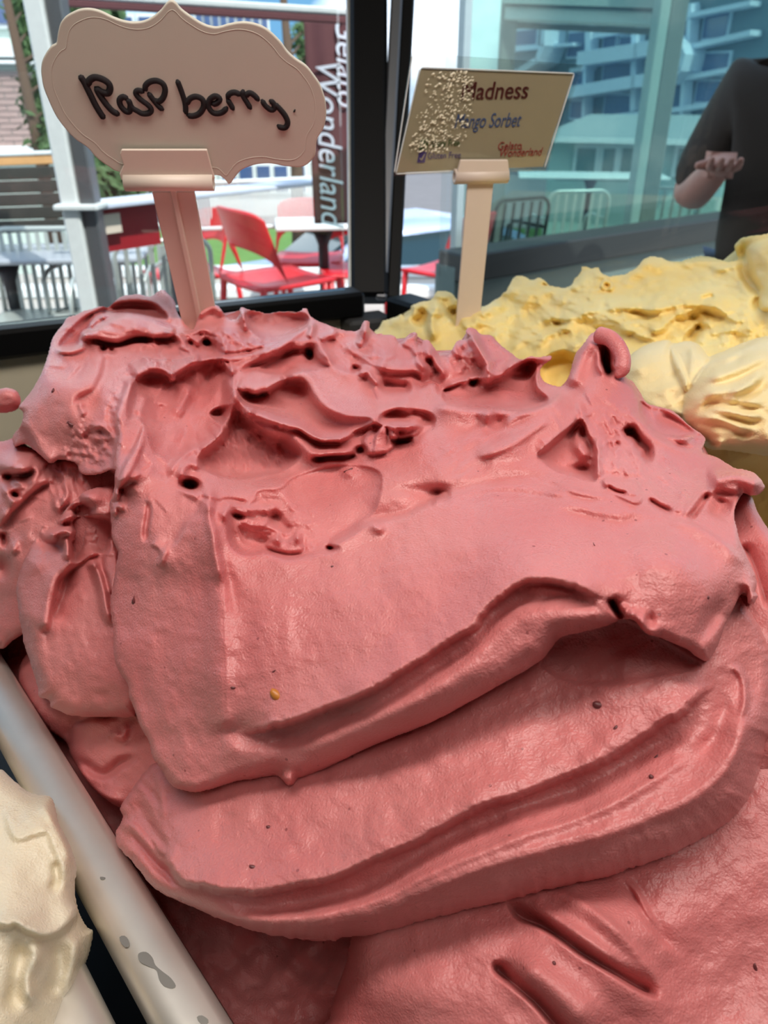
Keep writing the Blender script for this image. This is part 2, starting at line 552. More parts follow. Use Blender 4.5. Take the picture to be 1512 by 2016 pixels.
def gelato_mat(name, c1, c2, speck=None, sss=.28, rad=(1.0, .35, .3), rough=.33, var_scale=22, grain=.5, wet=()):
    m = bpy.data.materials.new(name)
    m.use_nodes = True
    N, Lk = m.node_tree.nodes, m.node_tree.links
    b = N['Principled BSDF']
    b.inputs['Roughness'].default_value = rough
    b.inputs['Specular IOR Level'].default_value = .5
    b.inputs['Subsurface Weight'].default_value = sss
    b.inputs['Subsurface Radius'].default_value = rad
    b.inputs['Subsurface Scale'].default_value = .004
    t = N.new('ShaderNodeTexCoord')
    n1 = N.new('ShaderNodeTexNoise'); n1.inputs['Scale'].default_value = var_scale; n1.inputs['Detail'].default_value = 4
    Lk.new(t.outputs['Object'], n1.inputs['Vector'])
    r1 = N.new('ShaderNodeValToRGB'); r1.color_ramp.elements[0].position = .35; r1.color_ramp.elements[1].position = .65
    r1.color_ramp.elements[0].color = lin(c1); r1.color_ramp.elements[1].color = lin(c2)
    Lk.new(n1.outputs['Fac'], r1.inputs['Fac'])
    colr = r1.outputs['Color']
    if speck:
        vo = N.new('ShaderNodeTexVoronoi'); vo.inputs['Scale'].default_value = 260
        Lk.new(t.outputs['Object'], vo.inputs['Vector'])
        lt = N.new('ShaderNodeMath'); lt.operation = 'LESS_THAN'; lt.inputs[1].default_value = .10
        Lk.new(vo.outputs['Distance'], lt.inputs[0])
        sp = N.new('ShaderNodeSeparateColor'); Lk.new(vo.outputs['Color'], sp.inputs[0])
        gt = N.new('ShaderNodeMath'); gt.operation = 'GREATER_THAN'; gt.inputs[1].default_value = .87
        Lk.new(sp.outputs[0], gt.inputs[0])
        mu = N.new('ShaderNodeMath'); mu.operation = 'MULTIPLY'; Lk.new(lt.outputs[0], mu.inputs[0]); Lk.new(gt.outputs[0], mu.inputs[1])
        m2 = N.new('ShaderNodeMath'); m2.operation = 'MULTIPLY'; m2.inputs[1].default_value = .55; Lk.new(mu.outputs[0], m2.inputs[0])
        mx = N.new('ShaderNodeMix'); mx.data_type = 'RGBA'
        Lk.new(m2.outputs[0], mx.inputs['Factor']); Lk.new(colr, mx.inputs['A']); mx.inputs['B'].default_value = lin(speck)
        colr = mx.outputs['Result']
    Lk.new(colr, b.inputs['Base Color'])
    # roughness: softly varied, with wet melted patches
    n3 = N.new('ShaderNodeTexNoise'); n3.inputs['Scale'].default_value = 45; n3.inputs['Detail'].default_value = 3
    Lk.new(t.outputs['Object'], n3.inputs['Vector'])
    mr = N.new('ShaderNodeMapRange'); mr.inputs['From Min'].default_value = .35; mr.inputs['From Max'].default_value = .65
    mr.inputs['To Min'].default_value = rough - .08; mr.inputs['To Max'].default_value = rough + .12
    Lk.new(n3.outputs['Fac'], mr.inputs['Value'])
    rs = mr.outputs['Result']
    for c_, r_ in wet:
        dm = N.new('ShaderNodeVectorMath'); dm.operation = 'DISTANCE'; dm.inputs[1].default_value = tuple(c_)
        Lk.new(t.outputs['Object'], dm.inputs[0])
        ad = N.new('ShaderNodeMath'); ad.operation = 'MULTIPLY_ADD'; ad.inputs[1].default_value = r_ * 1.2; Lk.new(n3.outputs['Fac'], ad.inputs[0]); Lk.new(dm.outputs['Value'], ad.inputs[2])
        m4 = N.new('ShaderNodeMapRange'); m4.inputs['From Min'].default_value = r_ * 1.3; m4.inputs['From Max'].default_value = r_ * 1.7
        m4.inputs['To Min'].default_value = 0; m4.inputs['To Max'].default_value = 1
        Lk.new(ad.outputs[0], m4.inputs['Value'])
        mm = N.new('ShaderNodeMath'); mm.operation = 'MULTIPLY_ADD'; mm.inputs[2].default_value = .10
        Lk.new(m4.outputs['Result'], mm.inputs[0]); sb_ = N.new('ShaderNodeMath'); sb_.operation = 'SUBTRACT'; sb_.inputs[1].default_value = .10
        Lk.new(rs, sb_.inputs[0]); Lk.new(sb_.outputs[0], mm.inputs[1]); rs = mm.outputs[0]
    Lk.new(rs, b.inputs['Roughness'])
    # fine icy grain
    g = N.new('ShaderNodeTexNoise'); g.inputs['Scale'].default_value = 1700; g.inputs['Detail'].default_value = 3
    g2 = N.new('ShaderNodeTexNoise'); g2.inputs['Scale'].default_value = 620; g2.inputs['Detail'].default_value = 5
    Lk.new(t.outputs['Object'], g.inputs['Vector']); Lk.new(t.outputs['Object'], g2.inputs['Vector'])
    vg = N.new('ShaderNodeTexVoronoi'); vg.inputs['Scale'].default_value = 1500; Lk.new(t.outputs['Object'], vg.inputs['Vector'])
    b3 = N.new('ShaderNodeBump'); b3.inputs['Strength'].default_value = grain * .5; b3.inputs['Distance'].default_value = .0003
    Lk.new(vg.outputs['Distance'], b3.inputs['Height'])
    b1 = N.new('ShaderNodeBump'); b1.inputs['Strength'].default_value = grain; b1.inputs['Distance'].default_value = .0005
    b2 = N.new('ShaderNodeBump'); b2.inputs['Strength'].default_value = .13; b2.inputs['Distance'].default_value = .0005
    Lk.new(g.outputs['Fac'], b1.inputs['Height']); Lk.new(g2.outputs['Fac'], b2.inputs['Height'])
    Lk.new(b2.outputs[0], b3.inputs['Normal']); Lk.new(b3.outputs[0], b1.inputs['Normal']); Lk.new(b1.outputs[0], b.inputs['Normal'])
    return m


# ------------------------------------------------------------------ materials of the cabinet and street
STEEL = mat('brushed_steel', (226, 222, 214), .45, .8, var=.12, ns=60, bump=.25, bd=.0004)
BLACK = mat('black_powder_coat', (7, 7, 8), .5, spec=.2)
GREYF = mat('grey_aluminium', (118, 120, 124), .42, .6)
BEIGE = mat('beige_liner', (214, 204, 178), .55)
WHITEP = mat('white_plastic', (220, 204, 190), .45, ns=200, var=.02)
CARDM = mat('cream_card', (206, 200, 186), .6, ns=80, var=.03)
PAPER = mat('paper', (158, 148, 122), .6, ns=60, var=.03)
INK = mat('black_marker', (22, 14, 18), .85)
WHITEMET = mat('white_metal', (222, 226, 226), .4)
SLATM = mat('pale_aluminium', (190, 196, 192), .35, .35)
REDP = mat('red_plastic', (206, 30, 42), .35)
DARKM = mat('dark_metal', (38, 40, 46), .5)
TOPM = mat('table_laminate', (168, 172, 180), .3)
MAROON = mat('maroon_fabric', (104, 62, 66), .8)
WHITEB = mat('white_print', (224, 226, 240), .7)
CONC = mat('paving', (176, 168, 160), .8, ns=3, var=.15)
ASPH = mat('asphalt', (112, 110, 112), .9, ns=3, var=.15)
GRASS = mat('grass', (92, 130, 60), .9, ns=6, var=.35)
TREEM = mat('foliage', (66, 92, 52), .8, ns=12, var=.4)
TRUNK = mat('bark', (84, 66, 52), .9)


def glass_mat(name, tint, refl_rough=0.0, k=1.0):
    """single sheet glass: coloured transmission with a Schlick reflection on both faces"""
    m = bpy.data.materials.new(name); m.use_nodes = True
    N, Lk = m.node_tree.nodes, m.node_tree.links
    N.clear()
    o = N.new('ShaderNodeOutputMaterial'); mx = N.new('ShaderNodeMixShader')
    tr = N.new('ShaderNodeBsdfTransparent'); gl = N.new('ShaderNodeBsdfGlossy'); lw_ = N.new('ShaderNodeLayerWeight')
    lw_.inputs['Blend'].default_value = .5
    pw = N.new('ShaderNodeMath'); pw.operation = 'POWER'; pw.inputs[1].default_value = 5
    ma = N.new('ShaderNodeMath'); ma.operation = 'MULTIPLY_ADD'; ma.inputs[1].default_value = .9; ma.inputs[2].default_value = .035 * k
    tr.inputs['Color'].default_value = lin(tint)
    gl.inputs['Roughness'].default_value = refl_rough
    Lk.new(lw_.outputs['Facing'], pw.inputs[0]); Lk.new(pw.outputs[0], ma.inputs[0]); Lk.new(ma.outputs[0], mx.inputs[0])
    Lk.new(tr.outputs[0], mx.inputs[1]); Lk.new(gl.outputs[0], mx.inputs[2])
    Lk.new(mx.outputs[0], o.inputs[0])
    return m


GLASS = glass_mat('clear_glass', (249, 252, 251))
TINT = glass_mat('green_tinted_glass', (196, 220, 214), k=2.0)
SLEEVE = glass_mat('clear_plastic', (250, 250, 249), .05)


def frame(o, xd, up):
    """matrix with X along xd, Z up, Y away"""
    X = Vector(xd).normalized(); Z = Vector(up); Z = (Z - X * Z.dot(X)).normalized(); Y = Z.cross(X)
    M = Matrix.Identity(4)
    for i, a in enumerate((X, Y, Z)):
        for j in range(3): M[j][i] = a[j]
    M.translation = Vector(o)
    return M


def onplane(M, u, v):
    """local (x,z) where the ray through a pixel meets the XZ plane of M"""
    c = Vector((0, 0, CAMZ)); r = ray(u, v)
    n = Vector((M[0][1], M[1][1], M[2][1]))
    t = (M.translation - c).dot(n) / r.dot(n)
    p = M.inverted() @ (c + r * t)
    return p.x, p.z


def plate(name, M, px, thick, m, parent=None, y0=0.0, sm=False, bev=0.0, pxc=True):
    pts = [onplane(M, *p) for p in px] if pxc else px
    mb = MB(); mb.prism(pts, y0, y0 + thick, M)
    o = mb.build(name, m, parent)
    if parent is not None: o.matrix_parent_inverse = parent.matrix_basis.inverted()
    if bev:
        b = o.modifiers.new('b', 'BEVEL'); b.width = bev; b.segments = 3; b.limit_method = 'ANGLE'
    return o


def adopt(o, parent):
    o.parent = parent; o.matrix_parent_inverse = parent.matrix_basis.inverted(); return o


def E_(name, p, label, cat, group=None):
    return tag(empty(name, p), label, cat, group)


def text_mesh(body, size, shear=0, ext=.0):
    cu = bpy.data.curves.new('text', 'FONT'); cu.body = body; cu.size = size; cu.shear = shear; cu.extrude = ext
    cu.align_x = 'CENTER'; cu.align_y = 'CENTER'
    ob = bpy.data.objects.new('text', cu); COL.objects.link(ob)
    bpy.context.view_layer.update()
    dg = bpy.context.evaluated_depsgraph_get()
    me = bpy.data.meshes.new_from_object(ob.evaluated_get(dg))
    bpy.data.objects.remove(ob)
    me.materials.clear()
    return me


def letter(name, body, size, M, m, parent, x=0, z=0, shear=0, rot=0, sx=1, ext=.0001, y=-.0003):
    me = text_mesh(body, size, shear, ext)
    T = M @ Matrix.Translation((x, y, z)) @ Matrix.Rotation(rot, 4, 'Y') @ Matrix.Rotation(math.pi / 2, 4, 'X') @ Matrix.Diagonal((sx, 1, 1, 1))
    me.transform(T)
    o = mk(name, me, m, None, False)
    return adopt(o, parent)


# ------------------------------------------------------------------ shop shell
def struct(name, c, d, m):
    o = MB().box(c, d).build(name, m); return tag(o, kind='structure')


WALLM = mat('shop_wall', (150, 140, 130), .8, ns=4)
CEILM = mat('shop_ceiling', (120, 112, 105), .8, ns=4)
FLOORM = mat('shop_floor', (92, 86, 82), .5, ns=4)
struct('floor', (0, -.9, -.05), (6.2, 4.6, .1), FLOORM)
struct('ceiling', (0, -.7, 2.95), (6.2, 4.8, .1), CEILM)
struct('wall_back', (0, -3.1, 1.45), (6.2, .1, 2.9), WALLM)
struct('wall_left', (-3.05, -.9, 1.45), (.1, 4.4, 2.9), WALLM)
struct('wall_right', (3.05, -.9, 1.45), (.1, 4.4, 2.9), WALLM)

# ------------------------------------------------------------------ pans
RZ = CAMZ - .19
dvec = Vector((-.643, .766, 0)); nvec = Vector((.766, .643, 0))
L0 = Vector((-.034, .100, RZ))


def rrect(x0, x1, y0, y1, r, n=6):
    out_ = []
    for cx, cy, a0 in ((x1 - r, y1 - r, 0), (x0 + r, y1 - r, 90), (x0 + r, y0 + r, 180), (x1 - r, y0 + r, 270)):
        for k in range(n + 1):
            a = math.radians(a0 + 90 * k / n); out_.append((cx + r * math.cos(a), cy + r * math.sin(a)))
    return out_


def pan(name, off, wdt, y0, y1, label, dz=0.0, rim=.0145):
    """rolled rim pan; local x across (n), y along (d)"""
    M = frame(L0 + nvec * off + Vector((0, 0, dz)), nvec, (0, 0, 1))
    t = tag(empty(name, M.translation), label, 'food pan')
    # local Y of M is Z x X
    prof = [(-rim, -.012), (-rim, -.005), (-rim * .96, -.0022), (-rim * .86, -.0006), (-rim * .6, 0), (-rim * .2, -.0001), (-rim * .07, -.0009), (0, -.003), (.002, -.03), (.006, -.10), (.012, -.118), (.03, -.12)]
    loops = []
    for ofs, z in prof:
        loops.append([(x, y, z) for x, y in rrect(0 + ofs, wdt - ofs, y0 + ofs, y1 - ofs, max(.006, .03 - ofs))])
    V = [p for l in loops for p in l]; n = len(loops[0]); Fs = []
    for i in range(len(loops) - 1):
        for k in range(n):
            Fs.append((i * n + k, i * n + (k + 1) % n, (i + 1) * n + (k + 1) % n, (i + 1) * n + k))
    Fs.append(tuple((len(loops) - 1) * n + k for k in range(n)))
    nb = 8 * n
    body = MB().add(V, [f for f in Fs if max(f) >= 7 * n and min(f) >= 7 * n], M).build('basin', STEEL, None, True)
    rimo = MB().add(V, [f for f in Fs if max(f) < 8 * n], M).build('rim', STEEL, None, True)
    adopt(body, t); adopt(rimo, t)
    return t, M


pr, PM = pan('gelato_pan', 0, .235, -.12, .285, 'stainless steel pan with a scuffed bright rim holding the raspberry gelato')
pan('gelato_pan', .268, .235, -.12, .285, 'stainless steel pan under the yellow mango gelato')
pan('gelato_pan', -.270, .235, -.12, .285, 'stainless steel pan under the cream gelato at bottom left', dz=-.006)
# water spots and scratches on the rim near the camera
SPOT = mat('water_spot', (150, 148, 142), .5, .8)
for pts in (CL((470, 1490), (490, 1484), (505, 1500), (508, 1522), (495, 1530), (478, 1515)),
            CL((545, 1555), (575, 1548), (600, 1570), (612, 1600), (640, 1625), (672, 1650), (692, 1680), (680, 1692), (650, 1685), (628, 1660), (615, 1620), (585, 1605), (550, 1585)),
            CL((395, 1252), (415, 1255), (410, 1264), (396, 1262)), CL((775, 1805), (795, 1798), (820, 1815), (815, 1832), (790, 1830))):
    P_ = [atz(p[0], p[1], RZ + .00015) for p in spline(pts, True, 5)]
    mb = MB(); mb.add(P_ + [p - Vector((0, 0, .0003)) for p in P_], [tuple(range(len(P_)))] + [(i, (i + 1) % len(P_), (i + 1) % len(P_) + len(P_), i + len(P_)) for i in range(len(P_))])
    adopt(mb.build('water_spot', SPOT), pr)
# divider rails between the pans and the deck
for off, lab in ((-.0235, 'narrow steel divider rail beside the raspberry pan rim'), (.2485, 'narrow steel divider rail hidden between raspberry and mango pans')):
    if off > 0: continue
    M = frame(L0 + nvec * off + Vector((0, 0, -.010)), nvec, (0, 0, 1))
    o = MB().box((0, .06, -.004), (.0055, .44, .010), M, bev=.0015).build('divider_rail', STEEL); tag(o, lab, 'rail')
MD = frame(Vector((0, .30, RZ - .132)), nvec, (0, 0, 1))
o = MB().box((0, .0, -.01), (1.2, .9, .012), MD).build('cabinet_deck', DARKM); tag(o, 'dark cabinet deck beneath the gelato pans', 'counter')

# ------------------------------------------------------------------ glass corner of the cabinet
GZ = CAMZ - .170
c0 = atz(745, 583, GZ); lft = atz(0, 664, GZ); rgt = atz(850, 602, GZ)
dl = (lft - c0); dl.z = 0; dl.normalize()
dr = Vector((.60, -.80, 0)); dr.normalize()
UP = Vector((0, 0, 1))
ML = frame(c0, -dl, UP)            # x runs towards the corner, local y away
MR = frame(c0, dr, UP)
cf = E_('display_case', c0, 'black corner posts and rails of the glass display case behind the gelato', 'display case')


def strut(pa, pb, w_, d_, bev=.002):
    """box bar from pa to pb, w_ wide across the view"""
    Z = (pb - pa).normalized(); X = (Vector((1, 0, 0)) - Z * Z.x).normalized()
    M = frame((pa + pb) / 2, X, Z)
    return MB().box((0, 0, 0), (w_, d_, (pb - pa).length), M, bev=bev)


adopt(strut(at(726, -60, .775), at(728, 592, .775), .037, .034, .004).build('corner_post', BLACK), cf)
adopt(strut(at(784, -60, .765), at(750, 590, .765), .0115, .010).build('post_trim', GREYF), cf)
adopt(strut(at(806, -60, .772), at(774, 590, .772), .0130, .012).build('inner_post', BLACK), cf)
adopt(strut(at(688, -60, .79), at(693, 584, .79), .0075, .010, .0015).build('chrome_strip', STEEL), cf)
adopt(MB().box((-.80, 0, -.003), (1.56, .030, .0235), ML, bev=.003).build('bottom_rail', BLACK), cf)
adopt(MB().box((.38, 0, -.004), (.70, .030, .022), MR, bev=.003).build('side_rail', BLACK), cf)
tag(MB().box((-.80, .0, .45), (1.53, .006, .88), ML).build('glass_pane', GLASS), 'clear front glass pane left of the black corner post', 'glass')
tag(MB().box((.42, .0, .45), (.66, .006, .88), MR).build('glass_pane', GLASS), 'clear side glass pane right of the black corner post', 'glass')
lg = E_('cabinet_ledge', c0 + Vector((0, 0, -.06)), 'beige cabinet ledge below the black glass frame', 'ledge')
adopt(MB().box((-.80, .008, -.085), (1.56, .016, .14), ML).build('panel', BEIGE), lg)
adopt(MB().box((-.017, -.008, -.085), (.046, .034, .14), ML, bev=.003).build('corner_block', mat('grey_corner', (70, 70, 70), .5)), lg)
adopt(MB().box((.38, .008, -.085), (.70, .016, .14), MR).build('panel', DARKM), lg)

# ------------------------------------------------------------------ raspberry name tag
pt, pb = at(341, 372, .300), at(390, 655, .352)
XD = at(640, 200, .290) - at(80, 200, .287)
MT = frame(pt, XD, pt - pb)
tg = E_('name_tag', pb, 'cream scalloped name tag reading Raspberry in black handwriting', 'sign')
co = [(335, 3)] + Q(0, 0, 4, [(1300, 40), (1260, 90), (1200, 140), (1130, 175), (1040, 185), (950, 170), (870, 140), (800, 105), (740, 85), (680, 78), (620, 85), (560, 110), (510, 140), (470, 190), (455, 240), (445, 290), (435, 350), (400, 370), (360, 420), (325, 490), (315, 560), (320, 620), (335, 700), (370, 790), (410, 880), (450, 950), (520, 1040), (590, 1110), (650, 1150), (700, 1190), (740, 1240), (800, 1290), (860, 1330), (930, 1365)]) \
    + [(300, 352), (380, 355), (425, 348), (440, 355), (451, 366), (460, 355), (475, 338), (500, 328), (530, 325), (560, 330), (590, 332), (607, 325), (620, 308), (622, 290), (625, 275), (637, 255), (642, 230), (640, 200), (630, 170), (617, 150), (602, 132), (580, 117), (565, 103), (550, 83), (525, 60), (500, 49), (475, 46), (450, 50), (425, 56), (400, 50), (375, 35), (355, 20), (345, 8)]
card = plate('card', MT, [tuple(p) for p in spline(co, True, 5)], .0016, CARDM, tg, y0=.0010, bev=.0005)
cin = [(360 + (p[0] - 360) * .925, 186 + (p[1] - 186) * .90) for p in spline(co, True, 6)]
# fine raised border line
bp_ = [MT @ Vector((onplane(MT, *p)[0], .00108, onplane(MT, *p)[1])) for p in cin]
adopt(MB().tube(bp_ + bp_[:1], .00016, 6).build('border_line', CARDM, None, True), tg)


def pen(M, pts, wpx, parent, yoff=.0013, m=INK, name='letter_stroke', sm=True):
    P_ = spline(pts, step=2.5) if sm else np.array(pts, float)
    W_ = [M @ Vector((onplane(M, *p)[0], yoff, onplane(M, *p)[1])) for p in P_]
    n = len(W_)
    d = (W_[0] - Vector((0, 0, CAMZ))).length
    r = [wpx / 2 / F * d * (.45 + .55 * min(1, min(i, n - 1 - i) / 2.0)) for i in range(n)]
    return W_, r


strokes = [Q(0, 0, 4, p) for p in (
    [(620, 600), (655, 650), (700, 740), (750, 840), (800, 920), (822, 945)],
    [(690, 690), (698, 645), (740, 620), (800, 632), (850, 665), (862, 705), (845, 742), (800, 735), (760, 712), (790, 770), (840, 840), (890, 890), (940, 910)],
    [(1010, 800), (970, 772), (938, 795), (945, 840), (985, 885), (1018, 885), (1022, 830), (1005, 795), (1035, 855), (1080, 885), (1120, 905), (1170, 900), (1188, 870), (1160, 835), (1100, 790), (1065, 745), (1085, 722), (1135, 735)],
    [(1160, 735), (1200, 790), (1250, 850), (1288, 878)],
    [(1150, 730), (1140, 690), (1175, 655), (1230, 645), (1280, 670), (1297, 720), (1280, 780), (1245, 808), (1215, 785)])] + [Q(0, 0, 2, p) for p in (
        [(695, 317), (715, 370), (728, 415), (730, 455)],
        [(732, 420), (745, 395), (770, 385), (796, 397), (800, 425), (783, 452), (755, 462), (732, 456)],
        [(828, 415), (850, 412), (864, 395), (847, 383), (824, 398), (820, 425), (840, 450), (872, 448), (896, 425)])] + [Q(378, 0, 4, p) for p in (
            [(270, 790), (295, 748), (340, 738), (385, 762)],
            [(272, 785), (300, 830), (328, 880)],
            [(402, 712), (400, 762), (430, 815), (465, 872)],
            [(410, 775), (450, 742), (490, 762), (528, 805)],
            [(545, 790), (575, 840), (620, 875), (648, 862), (640, 822), (605, 796)],
            [(640, 822), (690, 868), (735, 925), (752, 975), (735, 1012), (700, 1014), (668, 992)],
            [(800, 878), (812, 886)])]
for k, p in enumerate(strokes):
    W_, r = pen(MT, p, 10.5 if k not in (0, 1) else 12.0, tg)
    adopt(MB().tube(W_, r, 8).build('letter_stroke', INK, None, True), tg)
Zc = Matrix.Identity(4)
# clip: hollow roll with a front flap
cl = onplane(MT, 247, 357); cr_ = onplane(MT, 421, 356)
rr_ = .0031


def ring(M, x0, x1, z, y, r, ri, n=28):
    mb = MB(); V = []; Fs = []
    for x, q in ((x0, r), (x1, r), (x1, ri), (x0, ri)):
        for k in range(n):
            a = 2 * math.pi * k / n; V.append((x, y + q * math.cos(a), z + q * math.sin(a)))
    for i in range(4):
        for k in range(n):
            Fs.append((i * n + k, i * n + (k + 1) % n, ((i + 1) % 4) * n + (k + 1) % n, ((i + 1) % 4) * n + k))
    return mb.add(V, Fs, M)


clip = ring(MT, cl[0], cr_[0], cl[1] * .5 + cr_[1] * .5, -.0012, rr_, rr_ * .62).build('clip', WHITEP, None, True); adopt(clip, tg)
fl = plate('clip_flap', MT, [(236, 340), (240, 352), (250, 352), (424, 350), (418, 330), (408, 292), (240, 292), (237, 300), (244, 322)], .0012, WHITEP, tg, y0=-.0012, bev=.0004)
st = [onplane(MT, 297, 368), onplane(MT, 381, 368)]
xs0, xs1 = st[0][0], st[1][0]
zb = -.105
plate('stick', MT, [(xs0, -.001), (xs1, -.001), (xs1 - .0004, zb), (xs0 + .0004, zb)], .0018, WHITEP, tg, y0=-.0004, bev=.0004, pxc=False)
xm = (xs0 + xs1) / 2 + .0004
plate('stick_rib', MT, [(xm - .0011, .0012), (xm + .0011, .0012), (xm + .0011, zb), (xm - .0011, zb)], .0022, WHITEP, tg, y0=-.0021, bev=.0005, pxc=False)

# ------------------------------------------------------------------ mango sorbet sign
pt2, pb2 = at(945, 350, .452), at(952, 610, .500)
MS = frame(pt2, at(1130, 200, .455) - at(800, 200, .437), pt2 - pb2)
ms = E_('name_tag', pb2, 'printed card in clear plastic sleeve reading Madness and Mango Sorbet', 'sign')
plate('card', MS, [(830, 135), (1130, 147), (1071, 329), (782, 341)], .0006, PAPER, ms, y0=.0012)
plate('sleeve', MS, [(812, 104), (1150, 128), (1076, 337), (776, 347)], .0004, SLEEVE, ms, y0=.0002)
plate('sleeve', MS, [(812, 104), (1150, 128), (1076, 337), (776, 347)], .0004, SLEEVE, ms, y0=.0022)
EDG = mat('clear_edge', (226, 230, 232), .15, var=.05)
for a, b in (((830, 133), (1131, 145)), ((1131, 146), (1073, 330)), ((827, 136), (780, 342)), ((780, 343), (890, 337)), ((812, 110), (777, 340))):
    W_, r = pen(MS, [a, ((a[0] + b[0]) / 2, (a[1] + b[1]) / 2), b], 2.4, ms, .0006)
    adopt(MB().tube(W_, r, 6).build('sleeve_edge', EDG, None, True), ms)


def stext(body, cx, cy, hpx, m, name, shear=0, sx=1.0):
    x, z = onplane(MS, cx, cy)
    size = hpx / F * .45 * 1.35
    letter(name, body, size, MS, m, ms, x, z, shear=shear, y=.0008, sx=sx, rot=-.02, ext=.00012)


BROWN = mat('brown_print', (96, 34, 30), .6); BLUEI = mat('blue_pen', (62, 84, 130), .6); GREENI = mat('green_print', (70, 96, 50), .6)
PURP = mat('purple_print', (66, 48, 120), .6); REDI = mat('red_print', (150, 52, 48), .6)
stext('Madness', 974, 180, 31, BROWN, 'word_print', .15, .92)
stext('Madness', 975, 180.5, 31, BROWN, 'word_print', .15, .92)
stext('Mango Sorbet', 960, 239, 26, BLUEI, 'word_print', .35, .66)
stext('Dairy Free', 878, 283, 12, GREENI, 'word_print', .1, .8)
stext('Gluten Free', 875, 307, 12, PURP, 'word_print', .1, .85)
stext('Gelato', 1004, 288, 15, REDI, 'word_print', .2, .9)
stext('Wonderland', 1025, 301, 16, REDI, 'word_print', .3, .8)
plate('tick_box', MS, [(829, 275), (845, 275), (842, 295), (826, 295)], .0003, GREENI, ms, y0=.0008)
plate('tick_box', MS, [(826, 299), (841, 299), (837, 321), (822, 321)], .0003, PURP, ms, y0=.0008)
for pts in ([(831, 286), (834, 290), (840, 279)], [(827, 311), (830, 315), (837, 303)]):
    W_, r = pen(MS, pts, 2.2, ms, .0006)
    adopt(MB().tube(W_, r, 6).build('tick', PAPER, None, True), ms)
# raised pale flecks standing in for glare on the crinkled sleeve
GLARE = mat('glare', (236, 228, 204), .3, ns=400, var=.1)
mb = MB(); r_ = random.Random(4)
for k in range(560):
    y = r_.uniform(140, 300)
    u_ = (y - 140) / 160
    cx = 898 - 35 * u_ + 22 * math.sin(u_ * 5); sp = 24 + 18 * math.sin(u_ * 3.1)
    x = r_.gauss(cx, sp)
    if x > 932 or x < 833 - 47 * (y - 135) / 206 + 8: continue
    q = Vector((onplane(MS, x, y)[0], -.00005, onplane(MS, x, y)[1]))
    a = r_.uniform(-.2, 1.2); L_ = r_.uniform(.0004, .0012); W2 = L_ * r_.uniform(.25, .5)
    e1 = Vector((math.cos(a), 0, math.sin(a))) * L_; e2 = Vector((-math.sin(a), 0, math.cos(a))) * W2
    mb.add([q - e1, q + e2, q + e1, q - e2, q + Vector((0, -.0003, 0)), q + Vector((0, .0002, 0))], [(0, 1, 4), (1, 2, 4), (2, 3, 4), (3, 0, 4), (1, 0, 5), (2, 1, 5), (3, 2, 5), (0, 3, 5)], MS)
o = mb.build('glare_fleck', GLARE); adopt(o, ms); o['kind'] = 'stuff'; o['label'] = 'raised pale flecks standing for glare on the sleeve'
a_, b_ = onplane(MS, 893, 352), onplane(MS, 998, 340)
adopt(ring(MS, a_[0], b_[0], (a_[1] + b_[1]) / 2, -.001, .0042, .0022).build('clip', WHITEP, None, True), ms)
plate('clip_flap', MS, [(903, 312), (996, 312), (1000, 352), (896, 352), (898, 330)], .002, WHITEP, ms, y0=-.004, bev=.0006)
x0, x1 = onplane(MS, 919, 368)[0], onplane(MS, 970, 368)[0]
plate('stick', MS, [(x0, 0), (x1, 0), (x1, -.11), (x0, -.11)], .002, WHITEP, ms, y0=-.001, bev=.0005, pxc=False)
# ------------------------------------------------------------------ raspberry gelato
RASP = gelato_mat('raspberry_gelato', (206, 119, 119), (214, 135, 134), speck=(110, 38, 45), wet=((at(265, 770, .265), .016), (at(300, 700, .285), .013), (at(565, 1215, .19), .006)))
rasp = empty('raspberry_gelato', at(800, 1500, .22))
tag(rasp, 'big pink raspberry gelato mound heaped in thick folds with peaks', 'gelato')
inv = Matrix.Translation(rasp.location).inverted()


def fold(s, name='fold', parent=None, m=None):
    o = s.build(name, m or RASP, parent or rasp)
    o.matrix_parent_inverse = Matrix.Translation((parent or rasp).location).inverted()
    return o


# gelato deep inside the pan, in the shade of the folds
S = Scoop([(-80, 1180), (60, 1170), (300, 1380), (800, 1500), (1600, 1500), (1600, 2110), (440, 2110), (380, 1995), (310, 1850), (215, 1700), (130, 1590), (20, 1430), (-90, 1260)],
          [(-60, 1200, .325), (0, 1290, .320), (110, 1450, .290), (230, 1620, .270), (350, 1800, .255), (470, 2010, .235), (560, 1900, .250), (620, 2060, .225), (1000, 1900, .205), (1500, 1700, .205), (1000, 1500, .24), (1500, 2100, .19), (400, 1500, .26)],
          R=24, T=8, back=30, step=4, seed=3)
S.noise_amp = 2.5
fold(S, 'base')

# gelato smeared down the inside of the pan walls
wl = []
for ofs, z in ((.0000, -.0036), (.0024, -.03), (.0066, -.10), (.0105, -.112)):
    wl.append([(x, y, z) for x, y in rrect(ofs + .0004, .235 - ofs - .0004, -.12 + ofs + .0004, .285 - ofs - .0004, max(.006, .03 - ofs))])
n_ = len(wl[0])
o = MB().add([p for l in wl for p in l], [(i * n_ + k, i * n_ + (k + 1) % n_, (i + 1) * n_ + (k + 1) % n_, (i + 1) * n_ + k) for i in range(3) for k in range(n_)], PM).build('wall_smear', RASP, rasp, True)
o.matrix_parent_inverse = inv

